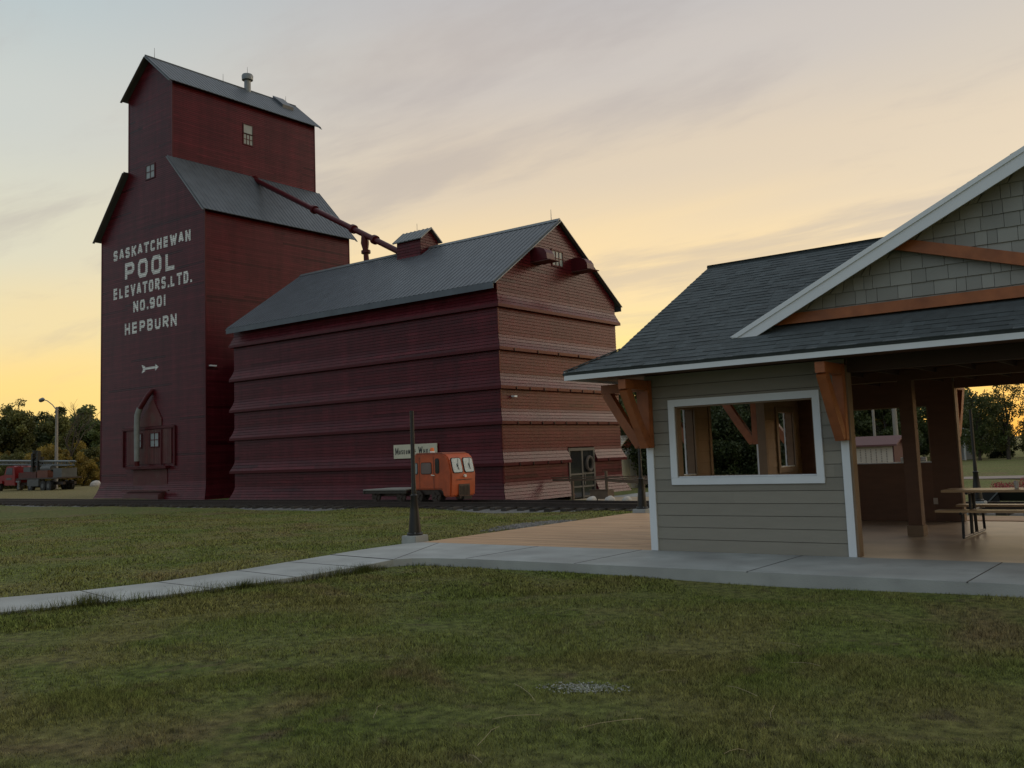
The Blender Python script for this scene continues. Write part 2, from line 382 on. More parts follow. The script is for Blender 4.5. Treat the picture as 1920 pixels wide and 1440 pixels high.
def metal_roof(mb, ea, eb, rb, ra, step=.3, rib=.035, th=.06):
    """slab between eave (ea,eb) and ridge (ra,rb) with standing ribs from eave to ridge"""
    ea, eb, ra, rb = map(Vector, (ea, eb, ra, rb)); n = (eb-ea).cross(ra-ea).normalized()
    if n.z < 0: n = -n
    t = n*th; L = (eb-ea).length; k = max(1, round(L/step)); 
    mb.hexa([ea-t, eb-t, rb-t, ra-t, ea, eb, rb, ra], .5)
    for i in range(k+1):
        s = i/k; p = ea.lerp(eb, s); q = ra.lerp(rb, s); u = (eb-ea).normalized()
        w = .035
        if i == 0: p += u*w; q += u*w
        if i == k: p -= u*w; q -= u*w
        a, b, c = p-u*w, p+u*w, p+n*rib; d, e, f = q-u*w, q+u*w, q+n*rib
        m1, m2, m3, m4 = p-u*w*.5+n*rib, p+u*w*.5+n*rib, q-u*w*.5+n*rib, q+u*w*.5+n*rib
        for fc in ([a, m1, m3, d], [m1, m2, m4, m3], [m2, b, e, m4], [a, b, m2, m1]): mb.face(fc, .5)

def shingles(mb, P, A, B, rows, span, exp=.145, lift=.006, th=.006):
    """roof tabs: P origin at eave, A along eave, B up the slope (unit vectors); span(s)->(a0,a1)"""
    P, A, B = Vector(P), Vector(A), Vector(B); n = A.cross(B).normalized()
    if n.z < 0: n = -n
    for i in range(rows):
        s0 = i*exp; s1 = s0+exp*1.02; a0, a1 = span(s0+exp*.5); x = a0 - random.uniform(0, .25)
        while x < a1:
            w = random.uniform(.10, .34); xa, xb = max(a0, x), min(a1, x+w); x += w
            if xb-xa < .01: continue
            h = lift + (th if random.random() < .5 else 0); r = random.random()
            p0, p1 = P+A*xa+B*s0, P+A*xb+B*s0; q0, q1 = P+A*xa+B*s1, P+A*xb+B*s1
            mb.face([p0+n*h, p1+n*h, q1+n*.002, q0+n*.002], r); mb.face([p0-n*.004, p1-n*.004, p1+n*h, p0+n*h], r*.3)
            mb.face([p1-n*.004, q1-n*.004, q1+n*.002, p1+n*h], r*.3)

def wall_slab(mb, a0, a1, z0, z1, ops, f):
    """f(a,z,side)->point ; rectangular wall core with rectangular holes"""
    def bx(x0, x1, y0, y1):
        if x1-x0 < .003 or y1-y0 < .003: return
        mb.hexa([f(x0,y0,0), f(x1,y0,0), f(x1,y0,1), f(x0,y0,1), f(x0,y1,0), f(x1,y1,0), f(x1,y1,1), f(x0,y1,1)])
    x = a0
    for (o0, o1, u0, u1) in sorted(ops):
        bx(x, o0, z0, z1); bx(o0, o1, z0, u0); bx(o0, o1, u1, z1); x = o1
    bx(x, a1, z0, z1)

# ---------------------------------------------------------------- ground shape
CP = np.array([(0,0,-.13),(-5,5,-.13),(-10,5,-.13),(-14,6,-.12),(-12,9,-.11),(-14.5,9,-.10),(-8,9,-.14),(-2,9,-.15),(4,9,-.15),(-5,11.2,-.15),(2,11.2,-.15),(-10,11,-.12),
 (-14,13,-.07),(-13.5,18,-.06),(-14,22,-.1),(-20,12,-.1),(-30,15,-.12),(-30,5,-.1),(-45,20,-.08),(-20,20,-.14),(-12,25,-.24),(-5,25,-.24),(-25,24,-.2),(-40,24,-.14),(-60,24,-.05),(-12,27,-.42),(-20,27,-.40),
 (-30,27,-.36),(-40,27,-.34),(-55,27,-.26),(-70,27,-.18),(-5,27,-.42),(-25,31,-.38),(-35,31.5,-.36),(-45,31.5,-.36),(-49,34,-.38),(-61,34,-.30),(-68,34,-.18),(-80,34,-.05),
 (-24,36,-.62),(-25,42,-.78),(-20,38,-.72),(-18,32,-.42),(-15,40,-.5),(-8,36,-.25),(-6,30,-.25),(-9,44,-.2),(-14,60,-.2),(-30,55,-.75),(-40,60,-.5),(-12,70,-.18),(-87,42,-.02),(-90,60,0),(-110,60,0),(-60,60,-.2),(10,30,-.2),(10,60,-.15)], float)
def hgt(x, y):
    x = np.asarray(x, float); y = np.asarray(y, float); sh = x.shape; x = x.ravel(); y = y.ravel()
    out = np.empty(x.size)
    for i in range(0, x.size, 60000):
        dx = x[i:i+60000, None]-CP[None, :, 0]; dy = y[i:i+60000, None]-CP[None, :, 1]
        w = 1/(dx*dx+dy*dy+1.5)**1.6
        out[i:i+60000] = (w*CP[None, :, 2]).sum(1)/w.sum(1)
    r = np.hypot(x, y); k = np.clip((r-120)/100, 0, 1); out = out*(1-k)
    return out.reshape(sh)
def h1(x, y): return float(hgt(np.array([x]), np.array([y]))[0])

def ground():
    def axis(lo, hi, f0, f1, fine, n_out):
        a = np.arange(f0, f1, fine); l = f0 - np.geomspace(fine, f0-lo, n_out); r = f1 + np.geomspace(fine, hi-f1, n_out)
        return np.concatenate([l[::-1], a, r])
    xs = axis(-2500, 2500, -60, 14, .6, 40); ys = axis(-800, 2800, -6, 50, .6, 40)
    X, Y = np.meshgrid(xs, ys); Z = hgt(X, Y)
    bump = .012*np.sin(X*1.3+np.sin(Y*.9)*2)+.010*np.sin(Y*1.7+X*.4); Z = Z + bump*(np.hypot(X, Y) < 90)
    nx, ny = len(xs), len(ys); co = np.stack([X, Y, Z], -1).reshape(-1, 3)
    i = np.arange(nx*ny).reshape(ny, nx); f = np.stack([i[:-1,:-1], i[:-1,1:], i[1:,1:], i[1:,:-1]], -1).reshape(-1, 4)
    me = D.meshes.new('ground'); me.from_pydata(co.tolist(), [], f.tolist()); me.materials.append(M['lawn'])
    me.polygons.foreach_set('use_smooth', [True]*len(me.polygons))
    o = D.objects.new('ground', me); COL.objects.link(o); tag(o, kind='structure')
ground()

# ---------------------------------------------------------------- concrete walk, path, deck
FW = [(-12.63,13.55),(-12.8,13.1),(-12.8,12.2),(-12.7,11.3),(-11.0,11.1),(-10.8,11.32),(-10.5,11.45),(-9.8,11.56),(-8.9,11.58),(-6.3,11.60),(10.5,11.64),(10.5,13.55)]
PATH_L = [(-12.7,11.3),(-12.72,10.4),(-12.75,9.4),(-12.88,8.1),(-13.2,7.1),(-13.75,6.1),(-14.9,4.2),(-16.2,1.8),(-18.2,-2),(-20.5,-6)]
PATH_R = [(-11.0,11.1),(-10.98,10.3),(-11.1,9.2),(-11.32,8.0),(-11.65,6.8),(-12.3,5.5),(-13.45,3.4),(-14.8,1.0),(-16.8,-2.8),(-19.1,-6.9)]
def walks():
    mb = MB(); zt = 0.0
    n = len(FW); i = len(mb.v)
    # top and skirt
    mb.prism([(x, y, -.22) for x, y in FW], (0,0,.22), .5)
    o = struct('front_walk', mb, M['conc'])
    # tooled joints as thin dark grooves
    g = MB()
    for x in (-9.9, -7.85, -5.2, -2.6, 0, 2.6, 5.2): g.box(x-.007, x+.007, 11.6, 13.54, -.01, .0025)
    g.beam((-12.7,11.3,-.004), (-11.0,11.1,-.004), .02, .014)
    g.beam((-12.2,13.52,-.004), (-11.0,11.12,-.004), .016, .013)
    struct('walk_joint', g, M['ink'])
    p = MB(); pj = MB()
    def zp(i): return [0.0,-.02,-.045,-.065,-.075,-.08,-.08,-.08,-.08,-.08][i]
    for i in range(len(PATH_L)-1):
        a, b, c, d = PATH_L[i], PATH_L[i+1], PATH_R[i+1], PATH_R[i]; z0, z1 = zp(i)-.004, zp(i+1)-.004
        p.hexa([(a[0],a[1],z0-.14),(b[0],b[1],z1-.14),(c[0],c[1],z1-.14),(d[0],d[1],z0-.14),(a[0],a[1],z0),(b[0],b[1],z1),(c[0],c[1],z1),(d[0],d[1],z0)], .5)
    for i in range(len(PATH_L)-1):
        for s in (.0,):
            if i == 0: continue
            A = Vector((*PATH_L[i], zp(i))).lerp(Vector((*PATH_L[i+1], zp(i+1))), s); B = Vector((*PATH_R[i], zp(i))).lerp(Vector((*PATH_R[i+1], zp(i+1))), s)
            pj.beam(A-Vector((0,0,.007)), B-Vector((0,0,.007)), .016, .012)
    struct('path', p, M['conc']); struct('path_joint', pj, M['ink'])
    d = MB(); y = 13.56
    while y < 21.30:
        x = -12.62; 
        while x < 10.4:
            L = random.choice([2.44, 3.05, 3.66, 4.27]); x1 = min(10.4, x+L)
            inside = 13.45 < y < 20.05
            if not inside or x < -7.7:
                xe = min(x1, -7.62) if inside else x1
                d.box(x+.002, xe-.002, y, y+.136, -.04, .0+random.uniform(-.0015,.0015))
            x = x1
        y += .141
    d.box(-12.6,-7.7,13.6,21.3,-.2,-.05); d.box(-7.7,10.3,20.1,21.3,-.2,-.05)
    d.box(-12.66,-12.625,13.56,21.4,-.22,-.003); d.box(-12.66,10.4,21.36,21.4,-.22,-.003)
    struct('wood_deck', d, M['deck'])
    fl = MB(); fl.box(-7.6, 10.4, 13.56, 20.06, -.2, -.006); struct('floor', fl, M['floor'])
    pd = MB(); pd.box(-25.5,-14,38.0,45,-.95,-.66); struct('concrete_pad', pd, M['conc'])
walks()

# ---------------------------------------------------------------- grass, straw, gravel
def poly_in(x, y, poly):
    c = np.zeros(x.shape, bool); n = len(poly)
    for i in range(n):
        x0, y0 = poly[i]; x1, y1 = poly[(i+1) % n]
        c ^= ((y0 > y) != (y1 > y)) & (x < (x1-x0)*(y-y0)/(y1-y0+1e-12)+x0)
    return c
def raw_mesh(name, co, faces_n, m, rnd, k=3):
    me = D.meshes.new(name); nv = len(co); nf = nv//k
    me.vertices.add(nv); me.vertices.foreach_set('co', co.astype(np.float32).ravel())
    me.loops.add(nv); me.loops.foreach_set('vertex_index', np.arange(nv, dtype=np.int32))
    me.polygons.add(nf); me.polygons.foreach_set('loop_start', np.arange(0, nv, k, dtype=np.int32)); me.polygons.foreach_set('loop_total', np.full(nf, k, dtype=np.int32))
    at = me.attributes.new('rnd', 'FLOAT', 'FACE'); at.data.foreach_set('value', rnd.astype(np.float32)); me.materials.append(m); me.update(); me.validate()
    o = D.objects.new(name, me); COL.objects.link(o); return o
def blades(n, r0, r1, hgt_rng, w, lean, pw=1.0, ang=(-36, 34)):
    t = rng.random(n); r = r0 + (r1-r0)*t**pw; a = YAW - np.radians(rng.uniform(*ang, n)); 
    return -np.sin(a)*r, np.cos(a)*r, rng.uniform(*hgt_rng, n), np.full(n, w), lean
def mk_blades(x, y, hh, w, lean):
    path = PATH_L + PATH_R[::-1]
    keep = ~(poly_in(x, y, FW) | poly_in(x, y, path) | ((x > -12.7) & (y > 13.4) & (y < 21.42)))
    x, y, hh, w = x[keep], y[keep], hh[keep], w[keep]; n = len(x)
    clump = .55+.9*(np.sin(x*2.1+np.sin(y*1.7)*1.6)*np.sin(y*2.7+np.sin(x*2.3))*.5+.5)
    hh = hh*clump
    z = hgt(x, y)-.01+(.012*np.sin(x*1.3+np.sin(y*.9)*2)+.010*np.sin(y*1.7+x*.4)); th = rng.uniform(0, 2*np.pi, n); ph = rng.uniform(0, 2*np.pi, n); l = np.abs(rng.normal(0, lean, n))*hh
    co = np.empty((n, 3, 3)); co[:,0] = np.stack([x-np.cos(th)*w/2, y-np.sin(th)*w/2, z], 1); co[:,1] = np.stack([x+np.cos(th)*w/2, y+np.sin(th)*w/2, z], 1)
    co[:,2] = np.stack([x+np.cos(ph)*l, y+np.sin(ph)*l, z+hh], 1)
    return co.reshape(-1, 3), rng.random(n)
def grass():
    sets = [blades(270000, 3.6, 8.5, (.016,.042), .0065, .9, .8), blades(230000, 7.5, 14.5, (.018,.045), .009, .9, .85), blades(210000, 12, 42, (.022,.052), .024, .8, 1.2, (-37, 9))]
    cos, rs = [], []
    for s_ in sets:
        c, r = mk_blades(*s_); cos.append(c); rs.append(r)
    # taller untrimmed grass against the concrete edges
    def edge(pts, n, hh, spread):
        out = []
        P = np.array(pts); seg = np.hypot(*np.diff(P, axis=0).T); cum = np.concatenate([[0], np.cumsum(seg)]); t = rng.random(n)*cum[-1]
        # bunch
        t = t + .25*np.sin(t*3.1); t = np.clip(t, 0, cum[-1])
        x = np.interp(t, cum, P[:,0]); y = np.interp(t, cum, P[:,1]); tx = np.gradient(x); 
        i = np.clip(np.searchsorted(cum, t)-1, 0, len(seg)-1); dx = np.diff(P, axis=0)[i]; nn = np.stack([dx[:,1], -dx[:,0]], 1)/np.hypot(dx[:,0], dx[:,1])[:,None]
        o = np.abs(rng.normal(0, spread, n))+.004; return x+nn[:,0]*o, y+nn[:,1]*o, rng.uniform(*hh, n), np.full(n, .008), .6
    for e in (edge(PATH_R[::-1], 13000, (.04,.17), .05), edge([(10,11.64),(-6.3,11.6),(-9.8,11.56),(-10.8,11.3),(-11.0,11.1)], 12000, (.03,.10), .06), edge(PATH_L, 6000, (.03,.09), .06)):
        # outward side: nn for PATH_R reversed points right/forward; keep those that fall on lawn (mk_blades drops the rest)
        c, r = mk_blades(*e); cos.append(c); rs.append(r*.6)
        x, y, hh, w, l = e
    c = np.concatenate(cos); r = np.concatenate(rs)
    tag(raw_mesh('grass', c, 3, M['blade'], r), 'short mown lawn grass, green with dry brown patches', 'grass', kind='stuff')
grass()
def straw():
    segs = [([-3.66,4.26],[-3.5,4.18]),([-4.71,4.53],[-4.89,4.79]),([-4.46,5.73],[-4.01,5.38]),([-2.99,7.36],[-2.73,7.33]),([-3.08,6.43],[-2.78,6.25]),([-3.41,5.01],[-3.17,5.38]),([-2.37,5.13],[-2.44,5.0]),
            ([-3.73,4.42],[-3.85,4.78]),([-3.39,8.02],[-3.14,7.97]),([-3.72,6.55],[-3.61,6.66]),([-2.94,9.53],[-2.78,9.36]),([-4.0,4.9],[-3.78,5.12]),([-2.6,6.1],[-2.5,5.8])]
    for a, b in segs:
        A, B = Vector((*a, h1(*a)+.045)), Vector((*b, h1(*b)+.05)); m1 = A.lerp(B, .35)+Vector((random.uniform(-.01,.01), random.uniform(-.01,.01), .012)); m2 = A.lerp(B, .7)+Vector((random.uniform(-.012,.012), random.uniform(-.012,.012), .01))
        mb = MB(); mb.tube([A, m1, m2, B], .0015, 5)
        o = mb.build('straw_stalk', M['straw'], origin=tuple(A)); tag(o, 'thin dry straw stalk lying on the mown lawn', 'straw', 'dry straw stalks scattered on the lawn')
straw()
def pebbles(name, n, fx, size, m, label, cat='gravel'):
    co, rr = [], []
    base = np.array([(1,0,0),(-1,0,0),(0,1,0),(0,-1,0),(0,0,1),(0,0,-1)], float); F = [(0,2,4),(2,1,4),(1,3,4),(3,0,4),(2,0,5),(1,2,5),(3,1,5),(0,3,5)]
    for i in range(n):
        x, y = fx(); s = size*random.uniform(.5, 1.5); sc = np.array([random.uniform(.7,1.3), random.uniform(.7,1.3), random.uniform(.4,.8)])*s; t = random.uniform(0, 6.28)
        p = base*sc; p = np.stack([p[:,0]*math.cos(t)-p[:,1]*math.sin(t), p[:,0]*math.sin(t)+p[:,1]*math.cos(t), p[:,2]], 1) + np.array([x, y, h1(x, y)+.008+s*.3]); r = random.random()
        for f in F: co += [p[f[0]], p[f[1]], p[f[2]]]; rr.append(r)
    tag(raw_mesh(name, np.array(co), 3, m, np.array(rr)), label, cat, kind='stuff')
def blob(cx, cy, ax, ay, rot=0):
    def f():
        while True:
            u, v = random.gauss(0, .45), random.gauss(0, .45)
            if u*u+v*v < 1.2: break
        u *= ax; v *= ay; return cx+u*math.cos(rot)-v*math.sin(rot), cy+u*math.sin(rot)+v*math.cos(rot)
    return f
MATS.pop('gravel', None)
M['gravelpale'] = mat('pale gravel', (.17,.16,.15), .9, .2, 30, attr=.6)
pebbles('gravel_patch', 2400, blob(-13.45, 18.2, .5, 1.7), .020, M['gravelpale'], 'strip of pale crushed gravel beside the wooden deck')
pebbles('gravel_patch', 600, blob(-4.02, 6.0, .34, .17, .45), .007, mat('grey dust', (.26,.27,.24), .9, .2, 30, attr=.5), 'small bare patch of grey grit in the foreground lawn')

# ---------------------------------------------------------------- railway
def railz(x): return float(np.interp(x, [-90,-70,-41,-21,-16,-8], [.14,.10,-.03,-.05,-.10,-.12]))
def track():
    t = thing('railway_track', 'rusty railway track on dark ties in front of the red elevator', 'railway track', (-40,27.27,-.2))
    for y in (26.55, 27.99):
        mb = MB(); xs = list(range(-95, 12, 3))
        for a, b in zip(xs, xs[1:]):
            za, zb = railz(a), railz(b)
            for (w, h0, h1_) in ((.14,-.15,-.13),(.02,-.13,-.035),(.07,-.035,0)):
                mb.hexa([(a,y-w/2,za+h0),(b,y-w/2,zb+h0),(b,y+w/2,zb+h0),(a,y+w/2,za+h0),(a,y-w/2,za+h1_),(b,y-w/2,zb+h1_),(b,y+w/2,zb+h1_),(a,y+w/2,za+h1_)], .5)
        mb.build('rail', M['steel'], t)
    proto = None; x = -14.2; n = 0; rest = MB()
    while x > -92:
        z = railz(x)-.155; a = random.uniform(-.03,.03); y0 = 25.98+random.uniform(-.1,.08)
        if n < 96:
            mb = MB(); mb.hexa([(x-.12,y0,z-.16),(x+.12,y0,z-.16),(x+.12+a,y0+2.55,z-.16),(x-.12+a,y0+2.55,z-.16),(x-.12,y0,z),(x+.12,y0,z),(x+.12+a,y0+2.55,z),(x-.12+a,y0+2.55,z)])
            mb.build('sleeper', M['tie'], t)
        else: rest.box(x-.12,x+.12,y0,y0+2.55,z-.16,z)
        n += 1; x -= random.uniform(.58,.66)
    x = -13.6
    while x < 10: z = railz(x)-.155; rest.box(x-.12,x+.12,25.98,28.5,z-.16,z); x += .62
    tag(rest.build('sleeper', M['tie'], t), kind='stuff')
    b = MB(); xs = list(range(-95, 12, 2)); prof = [(25.3,-.38),(25.75,-.29),(26.2,-.235),(28.3,-.215),(28.8,-.27),(29.4,-.44)]
    for a, c in zip(xs, xs[1:]):
        for (ya, ha), (yb, hb) in zip(prof, prof[1:]):
            b.face([(a,ya,railz(a)+ha),(c,ya,railz(c)+ha),(c,yb,railz(c)+hb),(a,yb,railz(a)+hb)], .5)
    struct('ballast', b, mat('ballast', (.15,.145,.135), .9, .3, 12, bump=1.0, bscale=30))
track()

# ---------------------------------------------------------------- windows
def window(parent, f, a0, a1, z0, z1, nx, ny, frame_m, pane_m, w=.07, d=.05, name='window', split=None):
    """f(a,z,o) -> point. frame child of parent, pane and muntins sub-parts"""
    fr = MB()
    def bar(m, x0, x1, y0, y1, o0, o1): m.hexa([f(x0,y0,o0), f(x1,y0,o0), f(x1,y0,o1), f(x0,y0,o1), f(x0,y1,o0), f(x1,y1,o0), f(x1,y1,o1), f(x0,y1,o1)], .5)
    bar(fr, a0-w, a1+w, z0-w, z0, 0, d); bar(fr, a0-w, a1+w, z1, z1+w, 0, d); bar(fr, a0-w, a0, z0, z1, 0, d); bar(fr, a1, a1+w, z0, z1, 0, d)
    o = fr.build(name, frame_m, parent)
    p = MB(); bar(p, a0, a1, z0, z1, .008, .014); p.build('pane', pane_m, o)
    if nx*ny > 1:
        b = MB(); g = .022
        for i in range(1, nx): x = a0+(a1-a0)*i/nx; bar(b, x-g, x+g, z0, z1, .016, .04)
        for j in range(1, ny): z = z0+(z1-z0)*j/ny; bar(b, a0, a1, z-g, z+g, .018, .038)
        b.build('muntin', frame_m, o)
    return o

# ---------------------------------------------------------------- grain elevator
TX0, TX1, TY0, TY1, TB = -61.25, -49.40, 34.29, 46.15, -.42
CX0, CX1, CXM = -57.93, -52.87, -55.40
def lerp(a, b, t): return a+(b-a)*t
def elevator():
    t = thing('grain_elevator', 'tall dark red wooden grain elevator with white painted lettering on its front', 'grain elevator', (-55.4,40.2,TB))
    lapt = .02
    def offb(z): return 0 if z > .75 else .40*((.75-z)/1.17)**1.5
    def spanF(z):
        if z <= 17.5: return (TX0, TX1)
        if z <= 21.2: k = (z-17.5)/3.7; return (lerp(TX0, CX0, k), lerp(TX1, CX1, k))
        if z <= 26.5: return (CX0, CX1)
        k = min(1, (z-26.5)/2.1); return (lerp(CX0, CXM, k), lerp(CX1, CXM, k))
    zs = [TB, 17.5, 21.2, 26.5, 28.6]
    win = (-55.90, -54.78, 20.42, 21.45)
    f = MB(); [siding(f, (0,TY0,0), (1,0,0), (0,-1,0), a, b, spanF, .13, offb, lapt, openings=[win], joints=6) for a, b in zip(zs, zs[1:])]
    f.build('front_wall', M['siding'], t, fixn=False)
    b = MB(); [siding(b, (0,TY1,0), (1,0,0), (0,1,0), a, c, spanF, .13, offb, lapt, joints=6) for a, c in zip(zs, zs[1:])]
    b.build('back_wall', M['siding'], t, fixn=False)
    wwin = (39.72, 40.62, 23.55, 25.05)
    s = MB(); siding(s, (TX1,0,0), (0,1,0), (1,0,0), TB, 17.45, lambda z: (TY0, TY1), .13, offb, lapt, joints=6); s.build('side_wall', M['siding'], t, fixn=False)
    s = MB(); siding(s, (TX0,0,0), (0,1,0), (-1,0,0), TB, 17.45, lambda z: (TY0, TY1), .13, offb, lapt, joints=6); s.build('side_wall', M['siding'], t, fixn=False)
    s = MB(); siding(s, (CX1,0,0), (0,1,0), (1,0,0), 20.9, 26.5, lambda z: (TY0, TY1), .13, lambda z: 0, lapt, openings=[wwin], joints=6); s.build('cupola_wall', M['siding'], t, fixn=False)
    s = MB(); siding(s, (CX0,0,0), (0,1,0), (-1,0,0), 20.9, 26.5, lambda z: (TY0, TY1), .13, lambda z: 0, lapt, joints=6); s.build('cupola_wall', M['siding'], t, fixn=False)
    # corner boards
    def cb(x, y, z0, z1, sx, sy): m = MB(); m.box(min(x-.05*sx,x+.035*sx), max(x-.05*sx,x+.035*sx), min(y-.05*sy,y+.035*sy), max(y-.05*sy,y+.035*sy), z0, z1); return m
    for x, y, z0, z1, sx, sy in ((TX1,TY0,.8,17.45,1,-1),(TX0,TY0,.8,17.45,-1,-1),(TX1,TY1,.8,17.45,1,1),(CX1,TY0,21.2,26.5,1,-1),(CX0,TY0,21.2,26.5,-1,-1),(CX1,TY1,21.2,26.5,1,1)):
        cb(x, y, z0, z1, sx, sy).build('corner_board', M['redtrim'], t)
    # roofs
    yo0, yo1 = TY0-.38, TY1+.38
    def roof(xe, ze, xr, zr, nm, y0=yo0, y1=yo1):
        r = MB(); metal_roof(r, (xe,y0,ze), (xe,y1,ze), (xr,y1,zr), (xr,y0,zr), .32, .026, .045); o = r.build(nm, M['rmetal'], t)
        [MB().beam((xe,yy,ze-.10), (xr,yy,zr-.10), .04, .15, (0,1,0)).build('rake_trim', M['gmetal'], o) for yy in (y0-.02, y1+.02)]
    sl = 3.7/3.5; ex = .42
    roof(TX1+ex, 17.62-ex*sl+.05, CX1+.01, 21.40, 'lower_roof'); roof(TX0-ex, 17.62-ex*sl+.05, CX0-.01, 21.40, 'lower_roof')
    s2 = 2.1/2.53
    roof(CX1+.34, 26.62-.34*s2+.02, CXM+.02, 28.75, 'upper_roof'); roof(CX0-.34, 26.62-.34*s2+.02, CXM-.02, 28.75, 'upper_roof')
    m = MB(); m.tube([(CXM,yo0,28.76),(CXM,yo1,28.76)], .07, 8); m.build('ridge_cap', M['rmetal'], t)
    # vent chimney, hatch, lightning rods
    m = MB(); m.lathe((CXM,42.1,28.3), [(.24,0),(.24,1.15),(.40,1.2),(.42,1.5),(.36,1.62),(.05,1.7)], 16); m.build('roof_vent', M['gmetal'], t, smooth=True)
    m = MB(); m.hexa([(CXM+.1,44.3,28.45),(CXM+1.2,44.3,27.62),(CXM+1.2,45.3,27.62),(CXM+.1,45.3,28.45),(CXM+.1,44.3,28.95),(CXM+1.25,44.3,28.0),(CXM+1.25,45.3,28.0),(CXM+.1,45.3,28.95)]); m.build('roof_hatch', M['rmetal'], t)
    for y, x, z, hh in ((34.6,CXM,28.75,.75),(40.0,CXM,28.75,.6),(42.1,CXM,30.0,.5),(45.6,CXM,28.8,.5)):
        m = MB(); m.tube([(x,y,z),(x,y,z+hh)], [.02,.012], 5); m.build('lightning_rod', M['gmetal'], t)
    # windows
    wf = window(t, lambda a, z, o: (a, TY0-o, z), win[0]+.08, win[1]-.08, win[2]+.08, win[3]-.08, 2, 2, M['redtrim'], M['palepane'])
    wf = window(t, lambda a, z, o: (CX1+o, a, z), wwin[0]+.08, wwin[1]-.08, wwin[2]+.05, 24.3, 3, 2, M['redtrim'], M['palepane'])
    wf = window(t, lambda a, z, o: (CX1+o, a, z), wwin[0]+.08, wwin[1]-.08, 24.36, wwin[3]-.06, 1, 1, M['redtrim'], M['palepane'], w=.05)
    # drive door, rails, little windows
    dr = MB(); x = -57.9
    while x < -53.0: dr.box(x, x+.19, TY0-.075, TY0-.028, 1.85, 4.02); x += .2
    dd = dr.build('loading_door', M['oldred'], t)
    m = MB(); m.box(-58.35,-52.5,TY0-.12,TY0-.03,4.06,4.2); m.build('door_rail', M['redtrim'], dd)
    m = MB(); m.box(-58.42,-58.3,TY0-.12,TY0-.03,1.7,4.1); m.box(-52.6,-52.48,TY0-.12,TY0-.03,1.7,4.1); m.box(-54.0,-53.88,TY0-.14,TY0-.08,1.75,4.0); m.build('door_post', M['redtrim'], dd)
    m = MB(); m.box(-57.6,-53.1,TY0-.35,TY0-.03,1.55,1.72); m.build('sill', M['redtrim'], dd)
    for a, b in ((-56.75,-56.2),(-55.15,-54.25)):
        window(t, lambda a_, z, o: (a_, TY0-.08-o, z), a, b, 2.95, 3.78, 2, 2, M['redtrim'], M['palepane'], w=.06)
    m = MB(); m.prism([(-57.4,TY0-.02,4.24),(-54.0,TY0-.02,4.24),(-54.0,TY0-.02,4.7),(-54.9,TY0-.02,5.9),(-55.1,TY0-.02,5.9),(-56.2,TY0-.02,4.7)], (0,-.05,0)); m.build('board_patch', M['oldred'], t)
    m = MB(); m.box(-57.2,-53.4,TY0-.05,TY0-.02,.35,1.5); m.build('lower_hatch', M['oldred'], t)
    m = MB(); m.hexa([(-57.4,TY0-.75,-.36),(-53.3,TY0-.75,-.36),(-53.3,TY0-.1,-.36),(-57.4,TY0-.1,-.36),(-57.3,TY0-.68,-.05),(-53.4,TY0-.68,-.05),(-53.4,TY0-.1,.22),(-57.3,TY0-.1,.22)]); m.box(-57.9,-52.6,TY0-.50,TY0-.38,.16,.24); m.build('pit_cover', M['oldred'], t)
    # loading spout
    m = MB(); m.tube([(-55.0,TY0-.05,6.55),(-55.15,TY0-.28,6.2),(-55.75,TY0-.5,5.35)], .16, 12); sp = m.build('loading_spout', M['redtrim'], t, smooth=True)
    m = MB(); m.tube([(-55.72,TY0-.5,5.42),(-55.95,TY0-.52,5.0),(-56.02,TY0-.52,4.2),(-56.04,TY0-.5,2.05)], [.19,.19,.18,.165], 12); m.build('pale_hose', mat('pale canvas hose', (.22,.24,.235), .6, .15, 4), sp, smooth=True)
    m = MB(); m.tube([(-56.04,TY0-.5,2.06),(-56.04,TY0-.5,1.75)], .17, 12); m.build('hose_collar', M['redtrim'], sp, smooth=True)
    # shed added behind the gap to block light and keep it dark
    m = MB(); siding(m, (0,37.6,0), (1,0,0), (0,-1,0), -.45, 8.4, lambda z: (TX1+.02, -44.5), .13, openings=[(-48.6,-45.4,-1,3.2)], joints=6)
    siding(m, (0,45.6,0), (1,0,0), (0,1,0), -.45, 8.4, lambda z: (TX1+.02, -44.5), .13, joints=6)
    ds = m.build('gap_shade_shed', M['siding'], t, fixn=False)
    m = MB(); m.box(-48.6,-45.4,37.63,37.7,-.45,3.2); m.build('shade_shed_door', M['oldred'], ds)
    m = MB(); metal_roof(m, (TX1+.03,37.3,8.4), (-44.5,37.3,8.4), (-44.5,41.6,9.6), (TX1+.03,41.6,9.6), .3); metal_roof(m, (TX1+.03,45.9,8.4), (-44.5,45.9,8.4), (-44.5,41.6,9.6), (TX1+.03,41.6,9.6), .3); m.build('shade_shed_roof', M['rmetal'], ds)
    # side fixture
    m = MB(); m.box(TX1+.02,TX1+.18,34.5,34.95,7.60,7.68); m.build('wall_light', M['trim'], t)
    # grain pipe to the annex
    P0, P1 = Vector((CX1-.05,40.7,21.25)), Vector((-36.1,37.5,12.95)); dv = (P1-P0)
    m = MB(); m.tube([P0, P0+dv*.5, P1], .17, 14); pp = m.build('grain_pipe', M['redtrim'], t, smooth=True)
    for k in (.0, .47, .73, .86):
        c = P0+dv*k; m = MB(); m.tube([c-dv.normalized()*.12, c+dv.normalized()*.12], .27, 14); m.build('pipe_collar', M['redtrim'], pp, smooth=True)
    c = P0+dv*.80; m = MB(); m.tube([c, c+Vector((0,0,-.5)), c+Vector((.05,0,-1.0)), c+Vector((.12,0,-1.75))], [.2,.24,.14,.17], 12); m.build('pipe_branch', M['redtrim'], pp, smooth=True)
    m = MB(); m.tube([c+Vector((.06,0,-.95)), c+Vector((.07,0,-1.12))], .27, 12); m.build('pipe_collar', M['redtrim'], pp, smooth=True)
    return t
EL = elevator()

